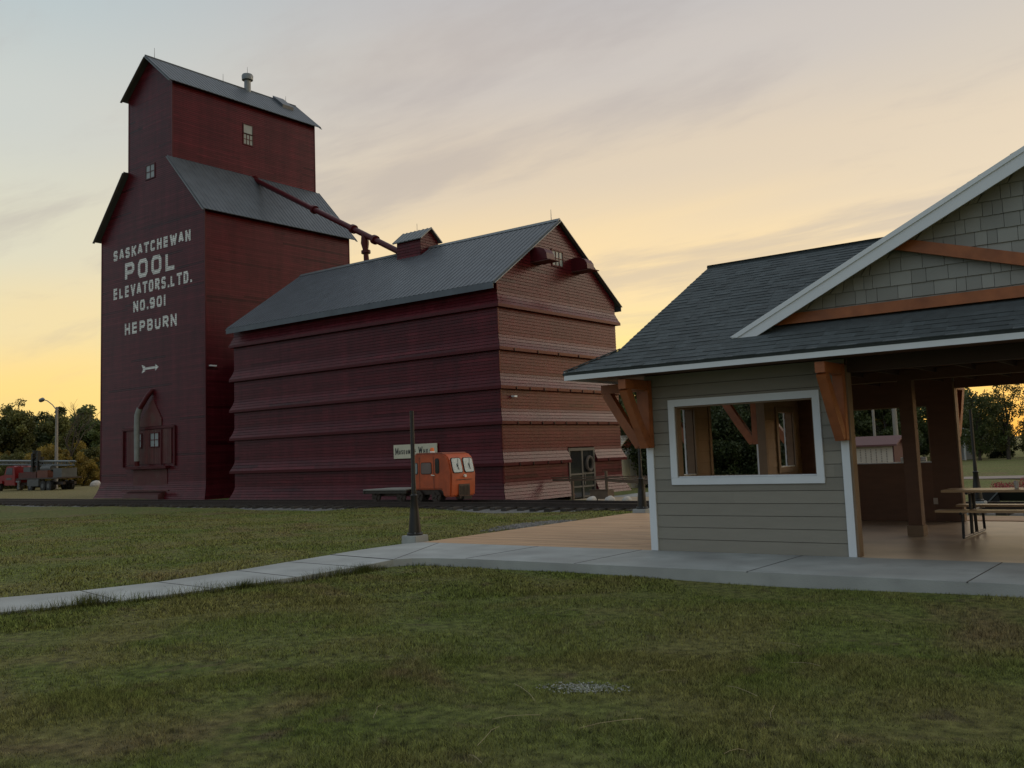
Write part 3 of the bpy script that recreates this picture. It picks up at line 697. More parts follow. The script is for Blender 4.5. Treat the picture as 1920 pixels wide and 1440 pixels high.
# stroke lettering painted on the boards
G = {  # strokes on a 1 x 1 box (x right, y up), octagonal corners
 'S': [[(.95,.82),(.8,1),(.2,1),(.05,.82),(.05,.66),(.2,.53),(.8,.47),(.95,.34),(.95,.18),(.8,0),(.2,0),(.05,.18)]],
 'A': [[(0,0),(.42,1),(.58,1),(1,0)],[(.2,.3),(.8,.3)]],
 'K': [[(.06,0),(.06,1)],[(.95,1),(.12,.42)],[(.38,.6),(.97,0)]],
 'T': [[(0,1),(1,1)],[(.5,1),(.5,0)]],
 'C': [[(.95,.8),(.8,1),(.2,1),(.05,.8),(.05,.2),(.2,0),(.8,0),(.95,.2)]],
 'H': [[(.06,0),(.06,1)],[(.94,0),(.94,1)],[(.06,.5),(.94,.5)]],
 'E': [[(.95,1),(.06,1),(.06,0),(.95,0)],[(.06,.52),(.8,.52)]],
 'W': [[(0,1),(.24,0)],[(.24,0),(.5,.85)],[(.5,.85),(.76,0)],[(.76,0),(1,1)]],
 'N': [[(.04,0),(.04,1)],[(.04,1),(.96,0)],[(.96,0),(.96,1)]],
 'P': [[(.06,0),(.06,1),(.78,1),(.95,.85),(.95,.6),(.78,.45),(.06,.45)]],
 'O': [[(.2,0),(.8,0),(.95,.2),(.95,.8),(.8,1),(.2,1),(.05,.8),(.05,.2),(.2,0)]],
 'L': [[(.06,1),(.06,0),(.95,0)]],
 'V': [[(0,1),(.5,0)],[(.5,0),(1,1)]],
 'R': [[(.06,0),(.06,1),(.78,1),(.95,.85),(.95,.62),(.78,.48),(.06,.48)],[(.5,.48),(.95,0)]],
 'D': [[(.06,0),(.06,1),(.75,1),(.95,.8),(.95,.2),(.75,0),(.06,0)]],
 'B': [[(.06,0),(.06,1),(.75,1),(.92,.86),(.92,.66),(.75,.52),(.06,.52)],[(.75,.52),(.95,.38),(.95,.15),(.78,0),(.06,0)]],
 'U': [[(.06,1),(.06,.2),(.22,0),(.78,0),(.94,.2),(.94,1)]],
 'M': [[(.03,0),(.03,1)],[(.03,1),(.5,.2)],[(.5,.2),(.97,1)],[(.97,1),(.97,0)]],
 'F': [[(.06,0),(.06,1),(.95,1)],[(.06,.52),(.8,.52)]],
 '9': [[(.05,.15),(.2,0),(.8,0),(.95,.2),(.95,.8),(.8,1),(.2,1),(.05,.82),(.05,.62),(.2,.46),(.95,.46)]],
 '0': [[(.2,0),(.8,0),(.95,.2),(.95,.8),(.8,1),(.2,1),(.05,.8),(.05,.2),(.2,0)]],
 '1': [[(.5,0),(.5,1)]],
 '.': [[(.35,.0),(.65,.0)]],
}
def clip_z(poly, z, keep_above):
    out = []
    for (x0, z0), (x1, z1) in zip(poly, poly[1:]+poly[:1]):
        i0 = (z0 >= z) if keep_above else (z0 <= z); i1 = (z1 >= z) if keep_above else (z1 <= z)
        if i0: out.append((x0, z0))
        if i0 != i1: t = (z-z0)/(z1-z0); out.append((x0+(x1-x0)*t, z))
    return out
def strokes_to_mesh(mb, polys, emit):
    for pl in polys: emit(mb, pl)
def stroke_quads(pts, w):
    pts = [Vector((p[0], p[1])) for p in pts]; out = []; closed = (pts[0]-pts[-1]).length < 1e-6; n = len(pts)
    def nrm(a, b): d = (b-a).normalized(); return Vector((-d.y, d.x))
    L, Rr = [], []
    for i in range(n):
        if closed and i in (0, n-1): a, b = nrm(pts[-2], pts[-1]), nrm(pts[0], pts[1])
        elif i == 0: a = b = nrm(pts[0], pts[1])
        elif i == n-1: a = b = nrm(pts[-2], pts[-1])
        else: a, b = nrm(pts[i-1], pts[i]), nrm(pts[i], pts[i+1])
        m = (a+b); m = m/max(.5, m.length_squared/2) if m.length > .3 else a
        m = m*(w/2); 
        if m.length > w*.95: m = m.normalized()*w*.95
        L.append(pts[i]+m); Rr.append(pts[i]-m)
    if n == 2:   # butt strokes run on by half a width so that corners close
        d = (pts[1]-pts[0]).normalized()*w*.5; L[0] -= d; Rr[0] -= d; L[1] += d; Rr[1] += d
    for i in range(n-1): out.append([tuple(L[i]), tuple(L[i+1]), tuple(Rr[i+1]), tuple(Rr[i])])
    return out
def letter_word(word, x0, x1, z0, z1, w, widths={'I':.3,'1':.35,'.':.28,'W':1.3,'M':1.25}, gap=.28):
    tot = sum(widths.get(c, 1) for c in word)+gap*(len(word)-1); u = (x1-x0)/tot; x = x0; res = []
    for c in word:
        cw = widths.get(c, 1)*u; polys = []
        if c in G:
            for st in G[c]:
                pts = [(x+w/2+p[0]*(cw-w), z0+w/2+p[1]*(z1-z0-w)) for p in st]; 
                if c == '.': polys.append([(x+cw*.2,z0),(x+cw*.2+w,z0),(x+cw*.2+w,z0+w),(x+cw*.2,z0+w)])
                else: polys += stroke_quads(pts, w)
        res.append((c, polys)); x += cw+gap*u
    return res
def paint_on_tower():
    c = (17.5-TB)/round((17.5-TB)/.13)
    def emit(mb, poly, lift):
        zs = [p[1] for p in poly]; k0 = int((min(zs)-TB)//c); k1 = int((max(zs)-TB)//c)
        for k in range(k0, k1+1):
            za, zb = TB+k*c, TB+(k+1)*c
            q = clip_z(clip_z(poly, za+.001, True), zb-.012, False)
            if len(q) >= 3: mb.face([(x, TY0-(.02*(1-.7*(z-za)/c))-lift, z) for x, z in q])
    rows = [('SASKATCHEWAN',-59.78,-50.87,15.60,16.30,.175),('POOL',-58.38,-52.45,14.03,15.25,.27),('ELEVATORS.LTD.',-59.75,-50.8,12.95,13.72,.175),('NO.901',-57.33,-53.6,11.84,12.55,.17),('HEPBURN',-58.35,-52.37,10.42,11.18,.17)]
    for word, x0, x1, z0, z1, w in rows:
        for ch, polys in letter_word(word, x0, x1, z0, z1, w):
            mb = MB()
            for n, p in enumerate(polys): emit(mb, p, .004+.0007*n)
            mb.build('painted_letter', M['white'], EL, fixn=False)
    mb = MB()
    for i, p in enumerate([[(-56.15,7.92),(-54.7,7.92),(-54.7,8.06),(-56.15,8.06)],[(-54.75,7.78),(-54.38,7.99),(-54.75,8.2)],[(-56.3,7.72),(-55.9,7.83),(-55.9,7.97),(-56.15,7.97)],[(-56.15,8.0),(-55.9,8.0),(-55.9,8.15),(-56.3,8.26)]]): emit(mb, p, .004+.001*i)
    mb.build('painted_arrow', M['white'], EL, fixn=False)
paint_on_tower()

# ---------------------------------------------------------------- annex
AX0, AX1, AY0, AY1, AYM = -44.45, -25.62, 32.70, 42.62, 37.66
FL = [-.45, 1.12, 2.93, 4.48, 6.19, 8.10]; EZ = 9.32; RZ = 12.72
def annex():
    t = thing('grain_annex', 'long low dark red annex with flared siding bands and a ribbed metal roof', 'grain annex', ((AX0+AX1)/2, AYM, FL[0]))
    def off(z, i):
        zb = FL[i]+(.14 if i else 0); H_ = .50 if i else .8; A = .19 if i else .32
        return 0 if z >= zb+H_ else A*((zb+H_-z)/H_)**1.25
    door = (37.78, 39.95, -1, 1.78)
    dcut = (37.72, 40.0, -1, 1.84)
    def band_wall(mb, fb, P, Dr, Nn, span, ops=()):
        for i in range(6):
            z0 = FL[i]+(.14 if i else 0); z1 = FL[i+1] if i < 5 else EZ
            siding(mb, P, Dr, Nn, z0, z1, span, .148, lambda z, i=i: off(z, i), .016, openings=ops, joints=4)
            if i:
                A = .19+.022; P_, D_, N_ = Vector(P), Vector(Dr), Vector(Nn)
                A2 = A if abs(D_.x) > .5 else -.052
                ivs = [(span(z0)[0]-A2, span(z0)[1]+A2)]
                for op in ops:
                    if op[2] < FL[i]+.07 < op[3]: ivs = [(ivs[0][0], op[0]), (op[1], ivs[0][1])]
                pt = lambda a, z, o: P_+D_*a+N_*o+Vector((0,0,z))
                for a0, a1 in ivs:
                    fb.hexa([pt(a0,FL[i],-.05), pt(a1,FL[i],-.05), pt(a1,FL[i],A), pt(a0,FL[i],A), pt(a0,z0-.002,-.05), pt(a1,z0-.002,-.05), pt(a1,z0-.002,A), pt(a0,z0-.002,A)], .5)
    sp = lambda z: (AX0, AX1); spY = lambda z: (AY0, AY1)
    f, fb = MB(), MB(); band_wall(f, fb, (0,AY0,0), (1,0,0), (0,-1,0), sp); f.build('front_wall', M['siding'], t, fixn=False); fb.build('band_board', M['redtrim'], t)
    f, fb = MB(), MB(); band_wall(f, fb, (0,AY1,0), (1,0,0), (0,1,0), sp); f.build('back_wall', M['siding'], t, fixn=False); fb.build('band_board', M['redtrim'], t)
    f, fb = MB(), MB(); band_wall(f, fb, (AX0,0,0), (0,1,0), (-1,0,0), spY); f.build('side_wall', M['siding'], t, fixn=False); fb.build('band_board', M['redtrim'], t)
    # end wall with the door and the gable
    f, fb = MB(), MB(); band_wall(f, fb, (AX1,0,0), (0,1,0), (1,0,0), spY, [dcut])
    gw = (37.02, 38.02, 10.52, 11.36)
    g = lambda z: (lerp(AY0, AYM, (z-EZ)/(RZ-EZ)), lerp(AY1, AYM, (z-EZ)/(RZ-EZ)))
    siding(f, (AX1,0,0), (0,1,0), (1,0,0), EZ, RZ-.02, g, .148, lambda z: 0, .016, openings=[gw], joints=4)
    f.build('gable_wall', M['siding'], t, fixn=False); fb.build('band_board', M['redtrim'], t)
    f = MB(); siding(f, (AX0,0,0), (0,1,0), (-1,0,0), EZ, RZ-.02, g, .148, lambda z: 0, .016, joints=4); f.build('gable_wall', M['siding'], t, fixn=False)
    window(t, lambda a, z, o: (AX1+o, a, z), gw[0]+.07, gw[1]-.07, gw[2]+.07, gw[3]-.07, 3, 2, M['redtrim'], M['palepane'])
    # reveal of the notched bands beside the door
    for y, s_ in ((dcut[0], -1), (dcut[1], 1)):
        m = MB(); m.box(AX1-.15, AX1+.01, min(y, y+s_*.06), max(y, y+s_*.06), FL[0], 1.84)
        for i, (z, hh, A) in enumerate(((FL[1]+.14,.50,.21),(FL[0],.8,.355))):
            yy = y+s_*.012
            m.prism([(AX1-.01,yy-.01,z+hh),(AX1+A*.28,yy-.01,z+hh*.5),(AX1+A,yy-.01,z),(AX1+A,yy-.01,z-(.14 if i == 0 else 0)),(AX1-.01,yy-.01,z-(.14 if i == 0 else 0))], (0,.02,0))
        m.build('door_reveal', M['redtrim'], t)
    # door
    dm = mat('door frame grey', (.11,.10,.085), .6, .1, 3)
    m = MB(); x0, x1 = AX1-.02, AX1+.06
    m.box(x0,x1,37.72,37.84,-.62,1.8); m.box(x0,x1,39.88,40.0,-.62,1.8); m.box(x0,x1+.01,37.84,39.88,1.66,1.8); m.box(x0,x1,38.82,38.92,-.62,1.66)
    dr = m.build('entrance_door', dm, t)
    m = MB(); m.box(x0+.01,x0+.03,37.84,39.88,-.6,1.66); m.build('pane', M['glass'], dr)
    m = MB(); m.box(x0+.03,x1-.01,37.84,38.82,.50,.58); m.box(x0+.03,x1-.01,38.92,39.88,.52,.60); m.box(x0+.03,x1-.012,39.04,39.10,.02,.52); m.box(x0+.03,x1-.012,37.84,38.82,-.1,-.02); m.box(x0+.03,x1-.012,38.92,39.88,-.1,-.02); m.box(x0+.03,x1-.012,38.92,39.88,-.6,-.5); m.build('door_bar', dm, dr)
    # roof
    ov = .42; sl = (RZ-EZ)/(AYM-AY0); x0, x1 = AX0-.12, AX1+.16
    for sgn, ye in ((-1, AY0-ov), (1, AY1+ov)):
        r = MB(); metal_roof(r, (x0,ye,EZ-ov*sl+.14), (x1,ye,EZ-ov*sl+.14), (x1,AYM,RZ+.14), (x0,AYM,RZ+.14), .30, .026, .045); ro = r.build('roof', M['rmetal'], t)
        m = MB(); m.box(x0,x1,ye-.03 if sgn < 0 else ye+.005, ye-.005 if sgn < 0 else ye+.03, EZ-ov*sl-.16, EZ-ov*sl+.12); m.build('eave_board', M['rmetal'], ro)
        [MB().beam((xx,ye,EZ-ov*sl+.06),(xx,AYM,RZ+.06),.03,.17,(1,0,0)).build('rake_trim', M['gmetal'], ro) for xx in (x1+.015, x0-.015)]
    m = MB(); m.hexa([(x0,AYM-.16,RZ+.07),(x1,AYM-.16,RZ+.07),(x1,AYM+.16,RZ+.07),(x0,AYM+.16,RZ+.07),(x0,AYM-.02,RZ+.22),(x1,AYM-.02,RZ+.22),(x1,AYM+.02,RZ+.22),(x0,AYM+.02,RZ+.22)]); m.build('ridge_cap', M['gmetal'], t)
    m = MB(); m.tube([(x1-.5,AYM,RZ+.2),(x1-.5,AYM,RZ+.75)], [.02,.01], 5); m.build('lightning_rod', M['gmetal'], t)
    # cupola
    cx0, cx1, cy0, cy1 = -35.75, -34.02, 36.95, 38.37
    m = MB()
    for P, Dr, Nn, a0, a1 in (((0,cy0,0),(1,0,0),(0,-1,0),cx0,cx1),((0,cy1,0),(1,0,0),(0,1,0),cx0,cx1)): siding(m, P, Dr, Nn, 12.2, 13.3, lambda z, a0=a0, a1=a1: (a0, a1), .15, joints=9)
    for P, Nn in (((cx1,0,0),(1,0,0)),((cx0,0,0),(-1,0,0))): siding(m, P, (0,1,0), Nn, 12.2, 13.85, lambda z: (cy0, cy1) if z <= 13.3 else (lerp(cy0, AYM, (z-13.3)/.56), lerp(cy1, AYM, (z-13.3)/.56)), .15, joints=9)
    cu = m.build('roof_cupola', M['siding'], t, fixn=False)
    m = MB()
    for s, ye in ((-1, cy0-.16), (1, cy1+.16)): metal_roof(m, (cx0-.2,ye,13.27), (cx1+.2,ye,13.27), (cx1+.2,AYM,13.96), (cx0-.2,AYM,13.96), .3, .03, .05)
    m.build('cupola_roof', M['gmetal'], cu)
    m = MB(); m.tube([((cx0+cx1)/2,AYM,13.95),((cx0+cx1)/2,AYM,14.35)], .012, 5); m.build('lightning_rod', M['gmetal'], cu)
    # dust hoods either side of the window
    for y0 in (35.32, 38.72):
        m = MB(); P = [(AX1,10.5),(AX1+.45,10.46),(AX1+.95,10.5),(AX1+.92,10.78),(AX1+.78,10.98),(AX1+.5,11.1),(AX1+.2,11.12),(AX1,11.1)]
        m.prism([(x, y0, z) for x, z in P], (0,.62,0)); hd = m.build('dust_hood', M['redtrim'], t)
        m = MB(); m.box(AX1,AX1+1.15,y0-.03,y0+.75,10.42,10.455); m.build('hood_shelf', M['oldred'], hd)
    # tie-rod plates on the bands
    pr = None
    def plate(x, y, z, along):
        m = MB()
        if along == 'y': m.box(-.0,.03,-.06,.06,.07,.09); m.box(0,.035,-.012,.012,-.02,.12)
        else: m.box(-.09,.09,-.05,0,.06,.10); m.box(-.02,.02,-.055,0,-.03,.13)
        o = D.objects.new('rod_plate', PM[along] if along in PM else PM.setdefault(along, m.build('rod_plate', M['black'], None).data))
        return o, (x, y, z)
    PM = {}
    tmp = []
    for i in (1, 2, 3, 4):
        n = {1:8, 2:9, 3:8, 4:5}[i]
        for k in range(n):
            y = AY0+.9+k*(AY1-AY0-1.4)/n
            if i == 1 and 37.4 < y < 40.3: continue
            tmp.append(plate(AX1+.212, y+random.uniform(-.05,.05), FL[i]-.01, 'y'))
    for o in [o for o in D.objects if o.name.startswith('rod_plate') and o.type == 'MESH' and o.name in COL.objects and o.parent is None]: D.objects.remove(o)
    for o, p in tmp:
        COL.objects.link(o); o.parent = t; o.location = Vector(p)-Vector(t['_o'])
    # corner boards
    for i in range(6):
        za = FL[i]+(.8 if i == 0 else .76); zb = FL[i+1] if i < 5 else EZ-.02
        m = MB(); m.box(AX1-.05,AX1+.03,AY0-.03,AY0+.05,za,zb); m.build('corner_board', M['siding'], t)
    # small wall lamp near the corner
    m = MB(); m.box(AX1+.02,AX1+.2,AY0+.75,AY0+.95,4.12,4.2); m.build('wall_light', M['trim'], t)
    return t
AN = annex()
# wreath on the door, museum sign
m = MB(); pts = [(AX1+.12, 39.42+.26*math.cos(a), 1.02+.33*math.sin(a)) for a in np.linspace(0, 2*math.pi, 25)]; m.tube(pts, .075, 8, caps=False)
tag(m.build('door_wreath', M['wreath'], origin=(AX1+.12,39.42,.7), smooth=True), 'round dried wreath hanging on the glass entrance door of the annex', 'wreath')
sg = thing('museum_sign', 'cream MUSEUM OF WHEAT sign board fixed low on the long red wall', 'sign', (-30.7,32.6,1.6))
m = MB(); m.box(-32.1,-29.35,32.60,32.64,1.6,2.25); m.build('board', M['signw'], sg)
def sign_text():
    mb = MB(); n = 0
    def put(word, x0, x1, z0, z1, w):
        nonlocal n
        for ch, polys in letter_word(word, x0, x1, z0, z1, w, gap=.35):
            for p in polys: mb.face([(x, 32.598-.0006*(n % 8), z) for x, z in p]); n += 1
    put('M', -32.0,-31.78,1.78,2.1,.05); put('USEUM', -31.75,-31.02,1.80,2.0,.042); put('OF', -30.92,-30.66,1.80,2.0,.042); put('W', -30.5,-30.24,1.80,2.12,.05); put('HEAT', -30.2,-29.5,1.80,2.0,.042)
    mb.build('lettering', M['ink'], sg, fixn=False)
sign_text()

# ---------------------------------------------------------------- ramp and things by the annex end
def ramp():
    t = thing('access_ramp', 'wooden ramp with brown handrails leading to the annex door', 'ramp', (-23,37,-.7))
    m = MB(); x = -25.2
    while x < -16: m.box(x, x+.135, 36.0, 39.6, -.66, -.61); x += .14
    m.build('ramp_floor', mat('pale ramp boards', (.45,.37,.26), .7, .15, 3, attr=.12), t)
    for x in (-24.25,-22.45,-20.6,-18.8,-17.0): m = MB(); m.box(x-.05,x+.05,35.93,36.03,-.75,.42 if x != -22.45 else .72); m.build('post', M['weather2'], t)
    for x in (-22.8,-20.9,-19.0): m = MB(); m.box(x-.05,x+.05,39.6,39.7,-.75,.34); m.build('post', M['weather2'], t)
    m = MB(); m.beam((-25.35,35.98,.47),(-22.45,35.98,.47),.14,.05); m.beam((-22.45,35.98,.45),(-16.9,35.98,.08),.14,.05); m.beam((-22.4,35.93,.33),(-16.9,35.93,-.04),.04,.14); m.beam((-25.3,35.93,.36),(-22.5,35.93,.36),.04,.09); m.build('handrail', M['weather2'], t)
    m = MB(); m.beam((-25.1,39.65,.36),(-17,39.65,.30),.14,.05); m.beam((-23,39.6,.24),(-17,39.6,.18),.04,.14); m.build('handrail', M['weather2'], t)
ramp()
def planter_box():
    t = thing('planter_box', 'low dark wooden trough on legs standing before the ramp', 'planter', (-20,31.8,-.4))
    m = MB(); m.box(-20.42,-19.62,31.5,31.95,-.24,-.20); m.box(-20.42,-19.62,31.5,31.54,-.20,.1); m.box(-20.42,-19.62,31.91,31.95,-.20,.1); m.box(-20.42,-20.38,31.54,31.91,-.20,.1); m.box(-19.66,-19.62,31.54,31.91,-.20,.1); m.box(-20.45,-19.59,31.47,31.52,.1,.13); m.build('trough', M['weather2'], t)
    for x in (-20.38,-19.66):
        for y in (31.54,31.9): m = MB(); m.box(x-.03,x+.03,y-.03,y+.03,-.5,-.24); m.build('leg', M['black'], t)
planter_box()
for (x, r, lab) in ((-19.3,.19,'pale round boulder behind the rails, leftmost of the three'),(-18.5,.2,'tan round boulder behind the rails, middle of the three'),(-17.8,.18,'brownish flat boulder behind the rails, rightmost of the three')):
    bm = bmesh.new(); bmesh.ops.create_icosphere(bm, subdivisions=3, radius=r)
    for v in bm.verts: v.co *= 1+.08*math.sin(v.co.x*23+x)+.06*math.cos(v.co.y*31+x*3); v.co.z *= .85
    me = D.meshes.new('boulder'); bm.to_mesh(me); bm.free(); me.materials.append(M['stone']); me.polygons.foreach_set('use_smooth', [True]*len(me.polygons))
    o = D.objects.new('boulder', me); COL.objects.link(o); o.location = (x,29.85,-.2); tag(o, lab, 'boulder', 'boulders behind the rails')

# ---------------------------------------------------------------- rail speeder and trolley
def wheel(parent, x, y, z, r, m_t, m_r, w=.09):
    m = MB(); m.tube([(x,y-w/2,z),(x,y+w/2,z)], r, 20); m.tube([(x,y-w/2+.01,z),(x,y-w/2+.035,z)], r+.03, 20); o = m.build('wheel', m_t, parent, smooth=True)
    m = MB(); m.tube([(x,y-w/2-.02,z),(x,y-w/2+.0,z)], r*.35, 12)
    for k in range(4):
        a = k*math.pi/2+.4; m.beam((x+r*.3*math.cos(a),y-w/2-.008,z+r*.3*math.sin(a)),(x+r*.85*math.cos(a),y-w/2-.008,z+r*.85*math.sin(a)),.012,.05,(0,1,0))
    m.build('hub', m_r, o); return o
def speeder():
    t = thing('rail_speeder', 'small orange enclosed rail speeder with two pale windscreens on the track', 'rail speeder', (-24.3,27.25,-.05))
    y0, y1 = 26.56, 27.98
    m = MB(); P = [(-25.2,.40),(-23.72,.40),(-23.66,.13),(-23.30,.13),(-23.27,.40),(-23.24,.98),(-23.36,1.50),(-23.46,1.66),(-23.62,1.72),(-25.06,1.74),(-25.17,1.68),(-25.2,1.55)]
    m.prism([(x, y0, z) for x, z in P], (0,y1-y0,0)); m.build('body', M['orange'], t, bevel=.05, smooth=True)
    m = MB(); m.prism([(x, y0+.03, z) for x, z in [(-25.1,1.735),(-23.62,1.725),(-23.75,1.77),(-24.95,1.785)]], (0,y1-y0-.06,0)); m.build('roof', M['orangeroof'], t, bevel=.012)
    # side windows (near side) and far side
    for ys, s in ((y0, -1), (y1, 1)):
        for a, b, z0, z1, pm in ((-25.06,-24.90,.98,1.42,M['palepane']),(-24.74,-24.20,.98,1.42,mat('smoky glass', (.16,.12,.11), .2, .1, 3)),(-24.02,-23.82,1.0,1.56,M['glass'])):
            m = MB(); rr = .05
            pl = [(a+rr,z0),(b-rr,z0),(b,z0+rr),(b,z1-rr),(b-rr,z1),(a+rr,z1),(a,z1-rr),(a,z0+rr)]
            m.prism([(x, ys+s*.002, z) for x, z in pl], (0,s*.012,0)); w = m.build('side_window', M['rubber'], t)
            m = MB(); k = .022; pl2 = [((x-(a+b)/2)*(1-2*k/(b-a))+(a+b)/2, (z-(z0+z1)/2)*(1-2*k/(z1-z0))+(z0+z1)/2) for x, z in pl]
            m.prism([(x, ys+s*.0145, z) for x, z in pl2], (0,s*.004,0)); m.build('pane', pm, w)
        m = MB(); 
        for x in (-24.82,-24.10): m.box(x-.008,x+.008,min(ys,ys+s*.006),max(ys,ys+s*.006),.44,1.62)
        m.build('door_seam', M['ink'], t)
    m = MB(); m.beam((-24.22,y0-.02,.95),(-24.06,y0-.02,.93),.025,.03); m.build('door_handle', M['lamp'], t)
    # windscreens, tilted with the front
    def fr(y, z, o=0): # on front face
        x = lerp(-23.24,-23.36,(z-.98)/.52); return (x+o, y, z)
    for a, b in ((y0+.10,y0+.66),(y0+.76,y1-.10)):
        pl = [(a+.05,1.0),(b-.05,1.0),(b,1.06),(b,1.50),(b-.06,1.56),(a+.06,1.56),(a,1.50),(a,1.06)]
        m = MB(); m.prism([fr(y, z, .0) for y, z in pl], (.03,0,0)); w = m.build('windscreen', M['rubber'], t)
        cy, cz = (a+b)/2, 1.28; m = MB(); m.prism([fr((y-cy)*.91+cy, (z-cz)*.92+cz, .0305) for y, z in pl], (.004,0,0)); m.build('pane', M['paleglass'], w)
        m = MB(); m.beam(fr(cy+.1,1.52,.05), fr(cy+.02,1.2,.055), .012, .012); m.beam(fr(cy-.01,1.34,.05), fr(cy+.05,1.12,.055), .015, .02); m.build('wiper', M['black'], w)
    m = MB(); m.tube([(-23.24,27.30,.88),(-23.17,27.30,.88)], .055, 14); hl = m.build('headlight', M['lamp'], t, smooth=True)
    m = MB(); m.box(-23.26,-23.235,26.85,27.72,.735,.755); m.build('front_slot', M['ink'], t)
    m = MB(); m.box(-23.27,-23.225,26.98,27.58,.14,.58); gr = m.build('grille', mat('rusty grille', (.09,.06,.045), .8, .3, 12), t)
    m = MB(); 
    for k in range(7): y = 27.03+k*.08; m.box(-23.224,-23.215,y,y+.035,.18,.52)
    m.build('grille_bar', M['black'], gr)
    m = MB(); m.box(-24.9,-23.7,y0+.1,y1-.1,.22,.4); m.box(-23.35,-23.15,26.9,27.6,.05,.13); m.build('underframe', M['steel'], t)
    m = MB(); m.box(-23.18,-23.08,27.05,27.5,.02,.13); m.build('coupler', M['black'], t)
    for x in (-24.93,-24.02): wheel(t, x, 26.60, .155, .20, M['steel'], M['steel']); wheel(t, x, 27.95, .155, .20, M['steel'], M['steel'])
    m = MB(); m.lathe((-24.55,27.0,1.775), [(.10,0),(.10,.05),(.085,.06)], 14); bc = m.build('beacon', M['wshed'], t, smooth=True)
    m = MB(); m.lathe((-24.55,27.0,1.836), [(.075,0),(.075,.10),(.06,.13)], 14); m.build('beacon_lens', M['amber'], bc, smooth=True)
    for x, y in ((-24.9,26.62),(-24.35,26.62),(-23.6,27.0),(-23.55,27.5)): m = MB(); m.beam((x,y,1.68),(x+.02,y-.02,1.60),.02,.02); m.build('grab_hook', M['black'], t)
speeder()
def trolley():
    t = thing('rail_trolley', 'flat weathered rail trolley coupled behind the orange speeder', 'rail trolley', (-26.5,27.25,-.05))
    for k in range(9): 
        y = 26.42+k*.187; m = MB() if k == 0 else m; m.box(-27.75,-25.4,y,y+.18,.40,.445)
    m.build('deck', M['weather'], t)
    m = MB(); m.box(-27.7,-25.45,26.45,26.52,.28,.395); m.box(-27.7,-25.45,27.95,28.02,.28,.395); m.box(-27.76,-27.70,26.42,28.1,.26,.395); m.build('side_beam', M['tie'], t)
    m = MB(); m.box(-27.2,-25.4,26.7,26.78,.17,.28); m.box(-27.2,-25.4,27.75,27.83,.17,.28); m.box(-25.45,-25.15,27.2,27.32,.2,.26); m.build('axle_beam', M['steel'], t)
    for x in (-27.18,-25.82): wheel(t, x, 26.60, .165, .21, M['steel'], M['steel']); wheel(t, x, 27.95, .165, .21, M['steel'], M['steel'])
trolley()

# ---------------------------------------------------------------- bare lamp posts
def lamp_post(x, y, z, label):
    t = thing('lamp_post', label, 'lamp post', (x,y,z), 'black lamp posts without heads round the shelter')
    m = MB(); m.hexa([(x-.2,y-.2,z-.25),(x+.2,y-.2,z-.25),(x+.2,y+.2,z-.25),(x-.2,y+.2,z-.25),(x-.185,y-.185,z+.14),(x+.185,y-.185,z+.14),(x+.185,y+.185,z+.14),(x-.185,y+.185,z+.14)]); m.build('footing', M['conc'], t, bevel=.012)
    m = MB(); m.lathe((x,y,z+.14), [(.155,0),(.155,.03),(.125,.05),(.12,.12),(.09,.45),(.062,.72),(.072,.74),(.072,.77),(.05,.79),(.046,1.0),(.042,1.02),(.039,2.42)], 16); m.build('pole', M['black'], t, smooth=True)
    m = MB()
    for a in range(4): an = a*math.pi/2+.78; m.tube([(x+.14*math.cos(an),y+.14*math.sin(an),z+.14),(x+.14*math.cos(an),y+.14*math.sin(an),z+.20)], .012, 6)
    m.build('anchor_bolt', M['gmetal'], t)
lamp_post(-12.99, 13.72, -.03, 'headless black lamp post where the concrete path meets the wooden deck')
lamp_post(-12.45, 21.62, -.05, 'headless black lamp post at the far corner of the wooden deck by the track')
lamp_post(-5.75, 27.3+.3, -.22, 'headless black lamp post seen through the shelter behind the picnic table')

